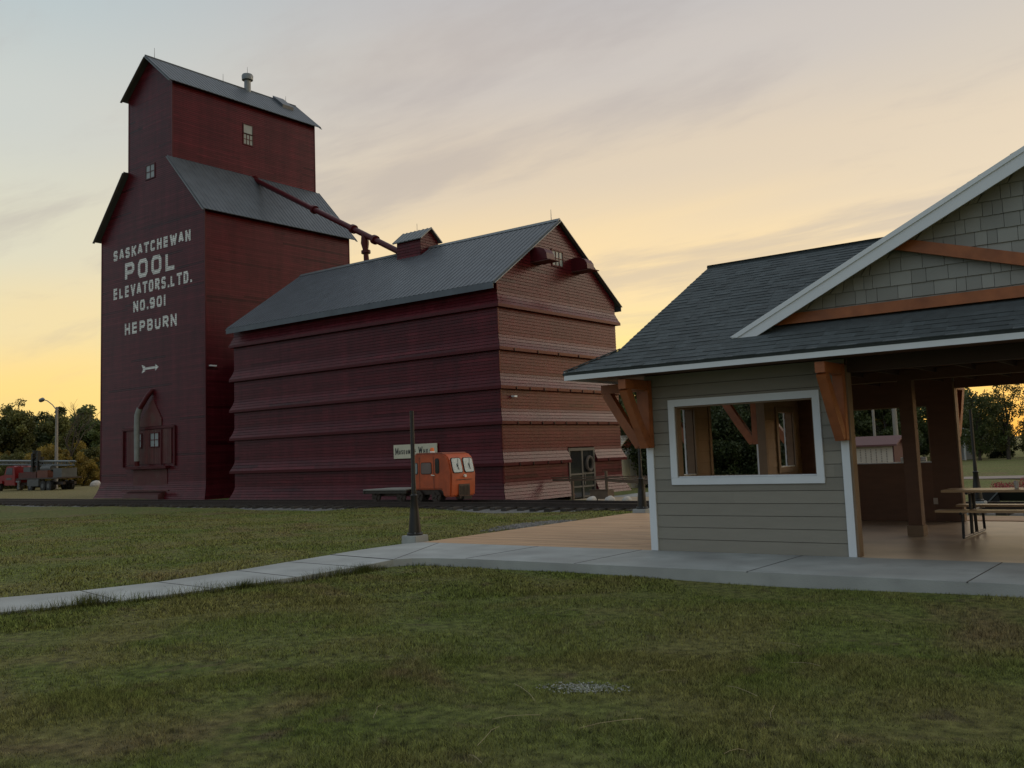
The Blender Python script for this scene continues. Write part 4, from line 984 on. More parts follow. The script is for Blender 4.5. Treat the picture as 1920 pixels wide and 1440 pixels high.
# ---------------------------------------------------------------- picnic shelter
PX0, PX1, PY0, PY1 = -7.66, 9.26, 13.57, 20.0; PYM = (PY0+PY1)/2; WT = .14; WH = 2.78
def shelter():
    t = thing('picnic_shelter', 'grey green open picnic shelter with dark shingle roof and orange timber braces', 'picnic shelter', (.8,16.8,0))
    XR = -4.42; XC = .8
    wo = (-7.13,-4.91,1.135,2.255)
    crs = .188
    def front(side):  # side -1: front, 1: back; left block at PX0..XR, mirrored block at right
        y = PY0 if side < 0 else PY1
        for (a0, a1, op) in ((PX0, XR, wo), (2*XC-XR, 2*XC-PX0, (2*XC-wo[1], 2*XC-wo[0], wo[2], wo[3]))):
            m = MB(); wall_slab(m, a0+.005, a1-.005, 0.0, WH, [op], lambda a, z, s, y=y: (a, y-side*(.004+s*WT), z)); w = m.build('wall', M['brown'], t)
            m = MB(); siding(m, (0,y,0), (1,0,0), (0,side,0), 0.0, WH, lambda z, a0=a0, a1=a1: (a0, a1), crs, lambda z: 0, .012, openings=[op], joints=5, groove=.007, gd=.004); m.build('lap_siding', M['lap'], w, fixn=False)
            yo0, yo1 = (y+side*.008, y+side*.038)
            m = MB(); b = .108; lo_, hi = min(yo0,yo1), max(yo0,yo1)
            m.box(op[0]-b,op[1]+b,lo_,hi,op[2]-b,op[2]); m.box(op[0]-b,op[1]+b,lo_,hi,op[3],op[3]+b); m.box(op[0]-b,op[0],lo_,hi,op[2],op[3]); m.box(op[1],op[1]+b,lo_,hi,op[2],op[3])
            m.build('window_frame', M['trim'], w, bevel=.003)
            # inner lining of the opening, white sill towards outside
            m = MB(); yi = y-side*(WT+.008); ya, yb = sorted((y+side*.004, yi))
            m.box(op[0]+.002,op[1]-.002,ya,yb,op[2]-.0,op[2]+.022); m.build('window_sill', M['trim'], w)
            m = MB(); m.box(op[0],op[0]+.02,ya,yb,op[2]+.022,op[3]); m.box(op[1]-.02,op[1],ya,yb,op[2]+.022,op[3]); m.box(op[0],op[1],ya,yb,op[3]-.02,op[3]-.0); m.build('window_lining', M['raw'], w)
            for x, s_ in ((a0, 1), (a1, -1)):
                m = MB(); m.box(min(x-.004,x+s_*.115),max(x-.004,x+s_*.115),min(y+side*.0,y+side*.034),max(y+side*.0,y+side*.034),0.002,1.62); m.build('corner_board', M['trim'], w)
            # jamb at the big opening
            xj = a1 if a0 == PX0 else a0; s_ = 1 if a0 == PX0 else -1
            m = MB(); m.box(min(xj+s_*.001,xj+s_*.03),max(xj+s_*.001,xj+s_*.03),min(y+side*.02,y-side*(WT+.02)),max(y+side*.02,y-side*(WT+.02)),0.002,WH-.1); m.build('jamb', M['raw'], w)
    front(-1); front(1)
    # end walls: L-shaped returns with a narrow window each
    for x, s in ((PX0, -1), (2*XC-PX0, 1)):
        for (b0, b1, op) in ((PY0, 15.50, (14.12,14.92,1.135,2.255)), (18.07, PY1, (18.65,19.45,1.135,2.255))):
            c0 = b0+WT+.012 if b0 == PY0 else b0; c1 = b1-WT-.012 if b1 == PY1 else b1
            m = MB(); wall_slab(m, c0, c1, 0.0, WH, [op], lambda a, z, q, x=x, s=s: (x-s*(.004+q*WT), a, z)); w = m.build('wall', mat('tan interior boards', (.19,.12,.07), .6, .12, 3, attr=.1, stretch=(1,1,4)), t)
            m = MB(); siding(m, (x,0,0), (0,1,0), (s,0,0), 0.0, WH, lambda z, b0=b0, b1=b1: (b0, b1), crs, lambda z: 0, .012, openings=[op], joints=5, groove=.007, gd=.004); m.build('lap_siding', M['lap'], w, fixn=False)
            m = MB(); siding(m, (x-s*(WT+.006),0,0), (0,1,0), (-s,0,0), 0.0, WH-.1, lambda z, c0=c0, c1=c1: (c0, c1), crs, lambda z: 0, .012, openings=[op], joints=5, groove=.007, gd=.004); m.build('inner_siding', mat('tan inner siding', (.23,.155,.095), .6, .1, 3, attr=.08), w, fixn=False)
            xs0, xs1 = sorted((x+s*.008, x+s*.038)); b = .108
            m = MB(); m.box(xs0,xs1,op[0]-b,op[1]+b,op[2]-b,op[2]); m.box(xs0,xs1,op[0]-b,op[1]+b,op[3],op[3]+b); m.box(xs0,xs1,op[0]-b,op[0],op[2],op[3]); m.box(xs0,xs1,op[1],op[1]+b,op[2],op[3]); m.build('window_frame', M['trim'], w)
            xi0, xi1 = sorted((x-s*(WT+.02), x-s*(WT+.045)))
            m = MB(); m.box(xi0,xi1,op[0]-b,op[0],op[2]-b,op[3]+b); m.box(xi0,xi1,op[1],op[1]+b,op[2]-b,op[3]+b); m.box(xi0,xi1,op[0],op[1],op[2]-b,op[2]); m.box(xi0,xi1,op[0],op[1],op[3],op[3]+b); m.build('inner_frame', M['raw'], w)
            xa, xb = sorted((x+s*.006, x-s*(WT+.02)))
            m = MB(); m.box(xa,xb,op[0],op[1],op[2]-.001,op[2]+.02); m.build('window_sill', M['trim'], w)
            ye = b1 if b0 == PY0 else b0; sy = 1 if b0 == PY0 else -1
            m = MB(); m.box(min(x-s*.0,x-s*(WT+.03)),max(x,x-s*(WT+.03)),min(ye+sy*.002,ye+sy*.09),max(ye+sy*.002,ye+sy*.09),.002,WH-.1); m.build('jamb', M['raw'], w)
            m = MB(); m.box(*sorted((x+s*.0,x+s*.034)),*sorted((ye+sy*.09,ye-sy*.03)),.002,1.62); m.build('corner_board', M['trim'], w)
    # timber brackets: wall leg, arm, diagonal brace, foot
    def bracket(x, y, dx, dy, legz=1.62):
        m = MB(); n = Vector((dx, dy, 0)); sd = Vector((-dy, dx, 0))*.075; o = Vector((x, y, 0))+n*.036
        # leg
        m.hexa([o-sd+V3(0,0,legz), o+sd+V3(0,0,legz), o+sd+n*.12+V3(0,0,legz), o-sd+n*.12+V3(0,0,legz), o-sd+V3(0,0,2.70), o+sd+V3(0,0,2.70), o+sd+n*.12+V3(0,0,2.70), o-sd+n*.12+V3(0,0,2.70)])
        b = m.build('bracket', M['timber'], t, bevel=.006)
        m = MB(); m.beam(o+n*.121+V3(0,0,2.62), o+n*.80+V3(0,0,2.62), .14, .15); m.build('bracket_arm', M['timber'], b, bevel=.006)
        m = MB(); A = o+n*.13+V3(0,0,legz+.09); Bp = o+n*.72+V3(0,0,2.53); mid = A.lerp(Bp, .5)+V3(0,0,-.012)+n*.015
        m.beam(A-V3(0,0,.05), mid, .13, .15); m.beam(mid-(Bp-mid).normalized()*.02, Bp+V3(0,0,.02), .128, .148)
        # square section by 4-gon tube
        m.build('brace', M['timber'], b)
    bracket(PX0+.075, PY0-.0, 0, -1); bracket(XR-.06, PY0, 0, -1)
    bracket(PX0, PY0+.075, -1, 0); bracket(PX0, 15.42, -1, 0); bracket(PX0, 18.15, -1, 0); bracket(PX0, PY1-.075, -1, 0)
    bracket(PX0+.075, PY1, 0, 1); bracket(XR-.06, PY1, 0, 1)
    for x in (2*XC-XR+.06, 2*XC-PX0-.075): bracket(x, PY0, 0, -1); bracket(x, PY1, 0, 1)
    # posts, headers, ceiling
    for x in (-4.50, XC*2+4.50):
        m = MB(); m.box(x-.11,x+.11,16.83,17.05,.0,2.70); p = m.build('post', M['brown'], t, bevel=.006)
        m = MB(); m.box(x-.13,x+.13,16.81,17.07,.0,.17); m.build('post_base', M['raw'], p)
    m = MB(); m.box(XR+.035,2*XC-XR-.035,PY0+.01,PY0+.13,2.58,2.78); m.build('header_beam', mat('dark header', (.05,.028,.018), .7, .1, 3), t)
    m = MB(); m.box(XR+.035,2*XC-XR-.035,PY1-.13,PY1-.01,2.56,2.78); m.build('header_beam', M['brown'], t)
    m = MB(); m.box(PX0+.02,PX0+.13,15.6,17.97,2.56,2.78); m.build('header_beam', M['brown'], t)
    m = MB(); m.box(PX0+.2,2*XC-PX0-.2,16.84,17.04,2.60,2.775); m.build('center_beam', M['brown'], t)
    ED, EZ0, EZ1 = .93, 2.745, 2.885
    x0, x1, y0, y1 = PX0-ED, 2*XC-PX0+ED, PY0-ED, PY1+ED
    m = MB(); m.box(x0+.03,x1-.03,y0+.03,y1-.03,2.785,2.80); m.build('ceiling', M['brown'], t)
    x = x0+.4
    while x < x1-.3: m = MB() if x == x0+.4 else m; m.box(x-.02,x+.02,PY0+.16,PY1-.16,2.70,2.784); x += .6
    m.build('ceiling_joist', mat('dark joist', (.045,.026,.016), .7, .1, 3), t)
    # fascia
    fz = MB(); fz.box(x0,x1,y0-.005,y0+.022,EZ0,EZ1); fz.build('fascia', M['trim'], t)
    fz = MB(); fz.box(x0,x1,y1-.022,y1+.005,EZ0,EZ1); fz.build('fascia', M['trim'], t)
    fz = MB(); fz.box(x0-.004,x0+.022,y0+.023,y1-.023,EZ0,EZ1-.001); fz.build('fascia', M['trim'], t)
    fz = MB(); fz.box(x1-.022,x1+.004,y0+.023,y1-.023,EZ0,EZ1-.001); fz.build('fascia', M['trim'], t)
    # main roof: one slope front and back, gable ends set in above a short hipped skirt
    sl = (5.05-EZ1)/(PYM-y0); K = .66; gx0, gx1 = x0+K, x1-K; zr = 5.05; zk = EZ1+K*sl
    rz = lambda y: EZ1+(y-y0)*sl
    r = MB()
    def slab(pts, th=.05):
        pts = [Vector(p) for p in pts]; n = (pts[1]-pts[0]).cross(pts[2]-pts[0]).normalized(); n = n if n.z > 0 else -n
        r.prism([p-n*.012 for p in pts], -n*th, .3)
    slab([(x0-.02,y0-.03,rz(y0-.03)),(x1+.02,y0-.03,rz(y0-.03)),(gx1,y0+K,zk),(gx1,PYM,zr),(gx0,PYM,zr),(gx0,y0+K,zk)])
    slab([(x0-.02,y1+.03,rz(y0-.03)),(x1+.02,y1+.03,rz(y0-.03)),(gx1,y1-K,zk),(gx1,PYM,zr),(gx0,PYM,zr),(gx0,y1-K,zk)])
    slab([(x0-.03,y0-.02,rz(y0-.03)),(x0-.03,y1+.02,rz(y0-.03)),(gx0,y1-K,zk),(gx0,y0+K,zk)]); slab([(x1+.03,y0-.02,rz(y0-.03)),(x1+.03,y1+.02,rz(y0-.03)),(gx1,y1-K,zk),(gx1,y0+K,zk)])
    ro = r.build('main_roof', M['shingle'], t)
    B = Vector((0, 1, sl)).normalized(); Ls = (PYM-y0)*math.hypot(1, sl); cs = 1/math.hypot(1, sl)
    def spn(s_):
        dy = s_*cs
        a = x0+dy if dy < K else gx0
        b_ = 8.0 if y0+dy < 13.30 else min(8.0, (rz(y0+dy)-3.22)/.49-5.94+.35)
        return (a-0, b_)
    m = MB(); shingles(m, (0,y0-.035,rz(y0-.035)-.004), (1,0,0), B, int((Ls+.03)/.145)+1, spn); m.build('shingles', M['shingle'], ro, fixn=False)
    Bb = Vector((0, -1, sl)).normalized()
    m = MB(); shingles(m, (0,y1+.035,rz(y0-.035)-.004), (1,0,0), Bb, int((Ls+.03)/.145)+1, lambda s_: ((x0+s_*cs if s_*cs < K else gx0), -3.0)); m.build('shingles', M['shingle'], ro, fixn=False)
    m = MB(); Bl = Vector((1, 0, sl)).normalized(); shingles(m, (x0-.035,0,rz(y0-.035)-.004), (0,1,0), Bl, int(K/cs/.145)+1, lambda s_: (y0+s_*cs, y1-s_*cs)); m.build('shingles', M['shingle'], ro, fixn=False)
    m = MB(); m.tube([(gx0-.02,PYM,zr+.005),(-2.2,PYM,zr+.005)], .035, 6); m.build('ridge_cap', M['shingle'], ro)
    # hip caps
    m = MB(); m.beam((x0,y0,EZ1+.006),(gx0,y0+K,zk+.006),.12,.02); m.build('hip_cap', M['shingle'], ro)
    # end gables
    for gx, s in ((gx0, -1), (gx1, 1)):
        m = MB(); xx = gx-s*.25; siding(m, (xx,0,0), (0,1,0), (s,0,0), zk-.05, zr-.16, lambda z: (y0+K+(z-zk)/sl+.05, y1-K-(z-zk)/sl-.05), .19, lambda z: 0, .012, joints=6, groove=.007, gd=.004); m.build('end_gable', M['lap'], t, fixn=False)
        m = MB(); m.beam((gx+s*.014,y0+K,zk-.10),(gx+s*.014,PYM,zr-.10),.03,.15,(1,0,0)); m.beam((gx+s*.014,y1-K,zk-.10),(gx+s*.014,PYM,zr-.10),.03,.15,(1,0,0)); m.build('rake_board', M['trim'], t)
    # cross gable
    GY = 13.27; gs = .49; GX0 = -5.94; gz0 = 3.22; gzp = gz0+gs*(XC-GX0); GY1 = 2*PYM-GY
    for s in (-1, 1):
        fx = lambda x: XC+s*(x-XC)*-1 if s > 0 else x
        r = MB(); a, b = Vector((fx(GX0),GY,gz0)), Vector((XC,GY,gzp)); n = Vector((s*gs, 0, 1)).normalized()
        r.prism([a-n*.01, b-n*.01, b-n*.07, a-n*.07], (0,GY1-GY,0)); go = r.build('cross_roof', M['shingle'], t)
        Bc = (b-a).normalized(); m = MB(); shingles(m, a+Vector((0,-.03,0)), (0,1,0), Bc, int((b-a).length/.145)+1, lambda s_: (0, GY1-GY+.06)); m.build('shingles', M['shingle'], go, fixn=False)
        for yy, sy in ((GY, -1), (GY1, 1)):
            m = MB(); w = .215; lz = w/1.0
            # rake board with a horizontal cut foot
            P = [(fx(GX0-.02), gz0-.005), (fx(XC), gzp-.015), (fx(XC), gzp-.015-w*1.11), (fx(GX0+.30), gz0-.065), (fx(GX0+.02), gz0-.065)]
            m.prism([(x, yy, z) for x, z in P], (0, sy*.03, 0)); rb = m.build('rake_board', M['trim'], t)
            m = MB(); P = [(fx(GX0-.03), gz0+.0), (fx(XC), gzp-.008), (fx(XC), gzp-.07), (fx(GX0+.08), gz0-.02)]
            m.prism([(x, yy+sy*.0305, z) for x, z in P], (0, sy*.018, 0)); m.build('rake_mould', M['trim'], rb)
            m = MB(); ys = sorted((yy+(-sy)*.001, yy-sy*.28)); P = [(fx(GX0+.15), gz0-.02), (fx(XC), gzp-.09), (fx(XC), gzp-.11), (fx(GX0+.15), gz0-.04)]
            m.prism([(x, ys[0], z) for x, z in P], (0, ys[1]-ys[0], 0)); m.build('rake_soffit', M['lap'], rb)
    for yy, sy in ((PY0, -1), (PY1, 1)):
        m = MB(); zb = 3.34; c = .19; z = zb; i = 0
        hw = lambda z: (gzp-.1-z)/gs
        core = MB(); core.prism([(XC-hw(zb), yy-sy*.01, zb), (XC+hw(zb), yy-sy*.01, zb), (XC, yy-sy*.01, gzp-.1)], (0, -sy*.05, 0)); gb = core.build('gable_wall', M['shake'], t)
        while z < gzp-.25:
            x = XC-hw(z)-random.uniform(0, .15)
            while x < XC+hw(z):
                w = random.choice([.12,.15,.19,.24,.28]); xa, xb = x+.003, x+w-.003; x += w
                za, zb_ = z+random.uniform(-.004,.004), z+c*1.03
                ta, tb = max(xa, XC-hw(zb_)), min(xb, XC+hw(zb_)); xa, xb = max(xa, XC-hw(za)), min(xb, XC+hw(za))
                if xb-xa < .01: continue
                if tb < ta: ta = tb = (ta+tb)/2
                rr = random.random(); Y = lambda o: yy+sy*o
                m.face([(xa,Y(.022),za),(xb,Y(.022),za),(tb,Y(.002),zb_),(ta,Y(.002),zb_)], rr); m.face([(xa,Y(-.005),za),(xb,Y(-.005),za),(xb,Y(.022),za),(xa,Y(.022),za)], rr)
                m.face([(xa,Y(-.005),za),(xa,Y(.022),za),(ta,Y(.002),zb_),(ta,Y(-.005),zb_)], rr); m.face([(xb,Y(-.005),za),(xb,Y(.022),za),(tb,Y(.002),zb_),(tb,Y(-.005),zb_)], rr)
            z += c
        m.build('shake_siding', M['shake'], gb, fixn=False)
        yb = yy+sy*.03
        m = MB(); m.prism([(GX0+.42,yb,3.345),(2*XC-GX0-.42,yb,3.345),(2*XC-GX0-.72,yb,3.495),(GX0+.72,yb,3.495)], (0,sy*.09,0)); m.build('gable_beam', M['timber'], gb)
        for s in (-1, 1):
            a = Vector((XC+s*4.45,yb+sy*.045,4.18)); b = Vector((XC+s*.12,yb+sy*.045,3.56-.36*0))
            a = Vector((XC+s*4.50, yb+sy*.047, 4.32)); b = Vector((XC+s*1.4, yb+sy*.047, 2.98+.42))
            m = MB(); m.beam(a, b, .08, .15, (0,sy,0)) if False else m.beam(a, b, .09, .16, (0,0,1)); m.build('truss_web', M['timber'], gb)
    # outlet on the inner back wall
    m = MB(); m.box(-4.93,-4.85,PY1-WT-.02,PY1-WT-.004,.33,.45); m.build('outlet', M['beige'], t)
shelter()
m = MB(); m.tube([(-5.50,19.93,1.205),(-5.02,19.93,1.205)], .045, 12); tag(m.build('sill_cylinder', M['cup'], origin=(-5.26,19.93,1.16), smooth=True), 'white roll standing in for the bright outer sill of the back window of the shelter', 'cylinder')  # white cylinder in place of the bright outer window sill

def picnic_table(x0, L, yc, label):
    t = thing('picnic_table', label, 'picnic table', (x0+L/2,yc,0), 'picnic tables inside the shelter')
    wood = mat('picnic table boards', (.42,.28,.15), .35, .12, 3, attr=.12, stretch=(.5,4,1))
    m = MB()
    for k in range(5): y = yc-.37+k*.15; m.box(x0,x0+L,y,y+.142,.715,.752)
    m.build('table_top', wood, t)
    for s in (-1, 1):
        m = MB(); 
        for k in range(2): y = yc+s*.70-.145+k*.147; m.box(x0,x0+L,y,y+.14,.425,.46)
        m.build('bench', wood, t)
    for xx in (x0+.38, x0+L-.38):
        m = MB(); r = .022
        m.tube([(xx,yc-.72,.42),(xx,yc-.77,.03),(xx,yc+.77,.03),(xx,yc+.72,.42)], r, 8); m.tube([(xx,yc-.17,.03),(xx,yc-.11,.71)], r*1.2, 8); m.tube([(xx,yc+.17,.03),(xx,yc+.11,.71)], r*1.2, 8)
        m.tube([(xx,yc-.85,.41),(xx,yc+.85,.41)], r, 8); m.tube([(xx,yc-.36,.70),(xx,yc+.36,.70)], r, 8); m.build('leg_frame', M['black'], t)
picnic_table(-4.04, 2.4, 17.13, 'wooden picnic table with black tube legs standing inside the shelter')
m = MB(); m.lathe((-3.0,17.25,.753), [(.030,0),(.042,.115),(.044,.12),(.03,.121)], 14); tag(m.build('paper_cup', M['cup'], origin=(-3.0,17.25,.753), smooth=True), 'small white cup standing on the picnic table', 'cup')

# ---------------------------------------------------------------- planter with red flowers behind the shelter
def flower_cart():
    t = thing('flower_cart', 'black cart filled with red flowers on the grass behind the shelter', 'planter', (-4.6,29.6,-.35))
    m = MB(); m.hexa([(-5.6,29.2,-.18),(-3.4,29.2,-.18),(-3.4,30.0,-.18),(-5.6,30.0,-.18),(-5.75,29.1,.15),(-3.3,29.1,.15),(-3.3,30.1,.15),(-5.75,30.1,.15)]); m.build('tub', M['black'], t)
    for x in (-5.75,-3.6):
        m = MB(); m.tube([(x,29.02,-.12),(x,29.08,-.12)], .25, 18); m.build('wheel', M['black'], t)
    m = MB(); m.beam((-6.0,29.0,-.42),(-5.5,29.0,.1),.05,.03); m.build('shaft', M['gmetal'], t)
    co, rr = [], []
    for i in range(3500):
        x = random.uniform(-5.75,-3.3); y = random.uniform(29.1,30.1); z = .12+random.random()**1.5*.32*(1-.5*abs((x+4.5)/1.3)**2+.25*math.sin(x*5))
        c = np.array([x, y, z]); a = rng.normal(0, 1, 3); b = rng.normal(0, 1, 3); a /= np.linalg.norm(a); b /= np.linalg.norm(b); co += [c, c+a*.035, c+b*.035]; rr.append(random.random())
    o = raw_mesh('flowers', np.array(co)-np.array(t['_o']), 3, M['redflower'], np.array(rr)); o.parent = t
flower_cart()

# ---------------------------------------------------------------- distant things
def shed1():
    t = thing('garden_shed', 'narrow white shed with pale gable roof behind the annex', 'shed', (-31.5,50.5,-.9))
    x0, x1, y0, y1 = -33.0,-30.0,49.3,51.7; ym = 50.5
    m = MB(); m.box(x0,x1,y0,y1,-.95,1.75); m.build('wall', M['wshed'], t)
    m = MB(); m.prism([(x1-.01,y0,1.75),(x1-.01,y1,1.75),(x1-.01,ym,2.45)], (.03,0,0)); m.build('gable', mat('rust red gable', (.30,.09,.06), .6, .1, 3), t)
    for ye, s in ((y0-.25,-1),(y1+.25,1)):
        m = MB(); n = 6
        for k in range(n): a = k/n; b = (k+1)/n; ya, yb = lerp(ye, ym, a), lerp(ye, ym, b); za, zb = lerp(1.62,2.52,a), lerp(1.62,2.52,b); m.hexa([(x0-.2,ya,za-.05),(x1+.3,ya,za-.05),(x1+.3,yb,zb-.05),(x0-.2,yb,zb-.05),(x0-.2,ya,za+.03),(x1+.3,ya,za+.03),(x1+.3,yb,zb+.0),(x0-.2,yb,zb+.0)])
        m.build('roof', mat('pale tin roof', (.50,.46,.38), .5, .1, 3), t)
    m = MB(); m.box(x1+.001,x1+.03,49.95,50.8,-.85,1.35); m.build('door', mat('cream door', (.66,.62,.50), .6, .05, 2), t)
shed1()
def kiosk():
    t = thing('notice_shed', 'small beige shed with lettered wall and mauve red roof beyond the shelter', 'shed', (-14,45.5,-.25))
    m = MB(); m.box(-15.6,-12.75,45,46.8,-.3,1.42); m.build('wall', M['beige'], t)
    for s, ye in ((-1,44.78),(1,47.02)):
        m = MB(); m.hexa([(-15.9,ye,1.34),(-12.5,ye,1.34),(-12.5,45.9,1.74),(-15.9,45.9,1.74),(-15.9,ye,1.42),(-12.5,ye,1.42),(-12.5,45.9,1.82),(-15.9,45.9,1.82)]); m.build('roof', M['pink'], t)
    m = MB(); m.prism([(-12.74,45,1.42),(-12.74,46.8,1.42),(-12.74,45.9,1.78)], (.02,0,0)); m.box(-12.76,-12.7,45.0,46.8,-.3,1.41); m.build('end_wall', mat('dark red end', (.07,.018,.018), .6, .1, 3), t)
    m = MB()
    for c in range(11):
        x = -15.4+c*.235; z = 1.22
        while z > .35: h_ = random.uniform(.03,.10); m.box(x,x+.045,44.99,44.998,z-h_,z); z -= h_+random.uniform(.02,.04)
    m.box(-15.5,-13.2,44.99,44.998,1.27,1.285)
    m.build('lettering', mat('faded ink', (.22,.19,.17), .7, 0), t)
kiosk()
def house():
    t = thing('small_house', 'small blue grey house with a porch under the trees behind the shelter', 'house', (-19.6,85,-.3))
    m = MB(); m.box(-20.5,-18.7,85.6,90,-.3,1.5); m.build('wall', M['housewall'], t)
    m = MB(); m.prism([(-20.8,84.4,1.45),(-17.9,84.4,1.45),(-19.35,84.4,2.5)], (0,6,0)); m.build('roof', mat('blue grey roof', (.15,.19,.21), .7, .1, 2), t)
    for x in (-18.3,-20.4): m = MB(); m.box(x-.06,x+.06,84.6,84.72,-.3,1.45); m.build('porch_post', M['wshed'], t)
    m = MB(); m.box(-20.2,-19.5,85.55,85.6,.2,1.2); m.build('window', M['glass'], t)
house()
def street_light():
    t = thing('street_light', 'tall grey street light with a curved arm behind the drilling truck', 'street light', (-89.15,45.5,-.1))
    m = MB(); m.tube([(-89.15,45.5,-.2),(-89.15,45.5,7.7)], [.17,.12], 12); m.build('pole', M['pole'], t, smooth=True)
    m = MB(); m.tube([(-89.15,45.5,7.35),(-90.0,45.5,7.95),(-91.0,45.5,8.4),(-91.7,45.5,8.55)], .045, 8); a = m.build('arm', M['gmetal'], t, smooth=True)
    m = MB(); m.tube([(-91.6,45.5,8.56),(-91.9,45.5,8.58),(-92.3,45.5,8.52),(-92.5,45.5,8.45)], [.07,.2,.2,.08], 12); m.build('lamp_head', M['gmetal'], t, smooth=True)
street_light()
def upole(x, y, h_, lab, r=.14):
    z = h1(x, y); m = MB(); m.tube([(x,y,z-.3),(x,y,z+h_)], [r, r*.75], 10); tag(m.build('utility_pole', M['pole'], origin=(x,y,z), smooth=True), lab, 'pole', 'plain wooden utility poles')
upole(-130, 60, 7.9, 'plain grey utility pole at the left edge above the drilling truck', .16)
upole(-15.35, 55, 5.6, 'thick grey utility pole beside the mauve roofed notice shed', .15)
upole(-21.0, 70, 5.6, 'thin pale utility pole among trees behind the notice shed', .11)
bm = bmesh.new(); bmesh.ops.create_icosphere(bm, subdivisions=2, radius=.6); me = D.meshes.new('boulder'); bm.to_mesh(me); bm.free(); me.materials.append(M['stone'])
o = D.objects.new('boulder', me); COL.objects.link(o); o.location = (-92.3,51.2,.1); o.scale = (1,1,.8); tag(o, 'large pale boulder at the foot of the trees left of the elevator', 'boulder')

def truck():
    t = thing('drilling_truck', 'old red drilling truck with grey boom parked at the far left', 'truck', (-88,43.3,-.1))
    y0, y1 = 42.5, 44.7
    m = MB(); m.prism([(x,y0,z) for x, z in [(-93.0,.45),(-90.85,.45),(-90.85,1.5),(-90.95,2.15),(-91.3,2.28),(-92.6,2.25),(-93.0,1.55)]], (0,y1-y0,0)); cab = m.build('cab', M['truckred'], t, bevel=.06)
    m = MB(); m.prism([(x,y0-.012,z) for x, z in [(-92.75,1.5),(-91.35,1.45),(-91.35,2.1),(-92.4,2.1)]], (0,.01,0)); m.build('cab_window', M['glass'], cab)
    m = MB(); m.prism([(x,y0-.008,z) for x, z in [(-92.6,.98),(-91.55,1.0),(-91.5,1.16),(-92.5,1.17)]], (0,-.01,0)); m.build('door_badge', M['truckgrey'], cab)
    m = MB(); m.prism([(x,y0+.25,z) for x, z in [(-95.0,.5),(-93.0,.5),(-93.0,1.5),(-94.9,1.35)]], (0,y1-y0-.5,0)); m.build('bonnet', M['truckred'], t, bevel=.08)
    m = MB(); m.beam((-95.2,y0+.15,.75),(-93.2,y0+.15,.8),.5,.25); m.build('fender', M['truckred'], t)
    m = MB(); m.box(-93.4,-83.0,y0+.5,y0+.7,.45,.7); m.box(-93.4,-83.0,y1-.7,y1-.5,.45,.7); m.box(-90.7,-83.0,y0,y1,.98,1.1); m.build('chassis', M['steel'], t)
    m = MB(); m.box(-90.5,-87.2,y0+.15,y1-.15,1.1,1.62); m.build('side_locker', M['rust'], t)
    m = MB(); m.box(-88.5,-86.4,y0-.02,y0+.6,.34,.97); m.build('tool_box', M['truckgrey'], t, bevel=.03)
    m = MB(); m.box(-87.1,-85.2,y0+.2,y1-.2,1.1,1.75); m.build('engine_box', mat('orange machine', (.13,.042,.024), .6, .2, 3), t)
    m = MB(); m.box(-90.3,-89.0,y0+.5,y1-.5,1.65,2.1); m.build('machine_box', M['truckgrey'], t)
    m = MB(); m.tube([(-87.0,43.2,1.9),(-85.2,43.2,1.9)], .3, 14); m.build('tank', M['truckgrey'], t)
    m = MB(); m.box(-84.6,-83.1,y0+.4,y1-.4,1.1,1.9); m.build('machine_box', M['truckgrey'], t)
    # boom lattice
    m = MB()
    for y in (43.2, 43.8):
        m.tube([(-97,y,2.85),(-82.4,y,2.45)], .09, 6); m.tube([(-97,y,2.5),(-82.6,y,2.1)], .06, 6)
        for k in range(18): x = -96.5+k*.78; z = lerp(2.85,2.45,(x+97)/14.6); m.tube([(x,y,z),(x+.39,y,z-.35)], .03, 4); m.tube([(x+.39,y,z-.35),(x+.78,y,z)], .03, 4)
    m.build('boom', M['gmetal'], t)
    m = MB(); m.box(-88.9,-88.6,43.0,43.3,1.1,3.35); m.box(-87.9,-87.65,43.0,43.3,1.1,3.55); m.box(-88.9,-87.65,43.35,43.6,2.2,3.0)
    for k in range(5): m.beam((-88.75,43.15,1.3+k*.42),(-87.8,43.15,1.7+k*.42),.08,.08)
    m.tube([(-88.3,43.15,3.3),(-88.3,43.15,3.6)], .3, 10); m.build('mast', M['black'], t)
    for x in (-94.2,-88.0,-86.0+.3,-85.0+.35):
        for y in (y0+.15, y1-.15):
            if x == -94.2 or x > -88.1:
                m = MB(); m.tube([(x,y-.14,.36),(x,y+.14,.36)], .47, 20); w = m.build('wheel', M['rubber'], t, smooth=True)
                m = MB(); m.tube([(x,y-.16,.36),(x,y-.13,.36)], .22, 14); m.build('rim', M['truckgrey'], w)
    m = MB(); m.tube([(-90.2,y0+.05,.1),(-90.2,y0+.05,.75)], .12, 8); m.box(-90.6,-89.9,y0-.05,y0+.1,.75,.9); m.build('stabiliser', M['gmetal'], t)
truck()

# road strips behind the shelter
def strip(name, pts_l, pts_r, m):
    mb = MB()
    for a, b, c, d in zip(pts_l, pts_l[1:], pts_r[1:], pts_r): mb.face([(p[0], p[1], h1(*p)+.035) for p in (a, b, c, d)], .5)
    struct(name, mb, m)
xs = np.arange(-60, 30, 3.0)
gr = mat('gravel road', (.27,.225,.20), .9, .15, 4, bump=.4)
strip('road', [(x, 47.6+.0*x) for x in xs], [(x, 43.6) for x in xs], gr) if False else None
strip('road', [(x, 48.6) for x in np.arange(-12.0, 30, 2.0)], [(x, 44.4) for x in np.arange(-12.0, 30, 2.0)], gr)
strip('lane', [(x, 66.5) for x in np.arange(-60, -12, 3.0)], [(x, 61.0) for x in np.arange(-60, -12, 3.0)], gr)

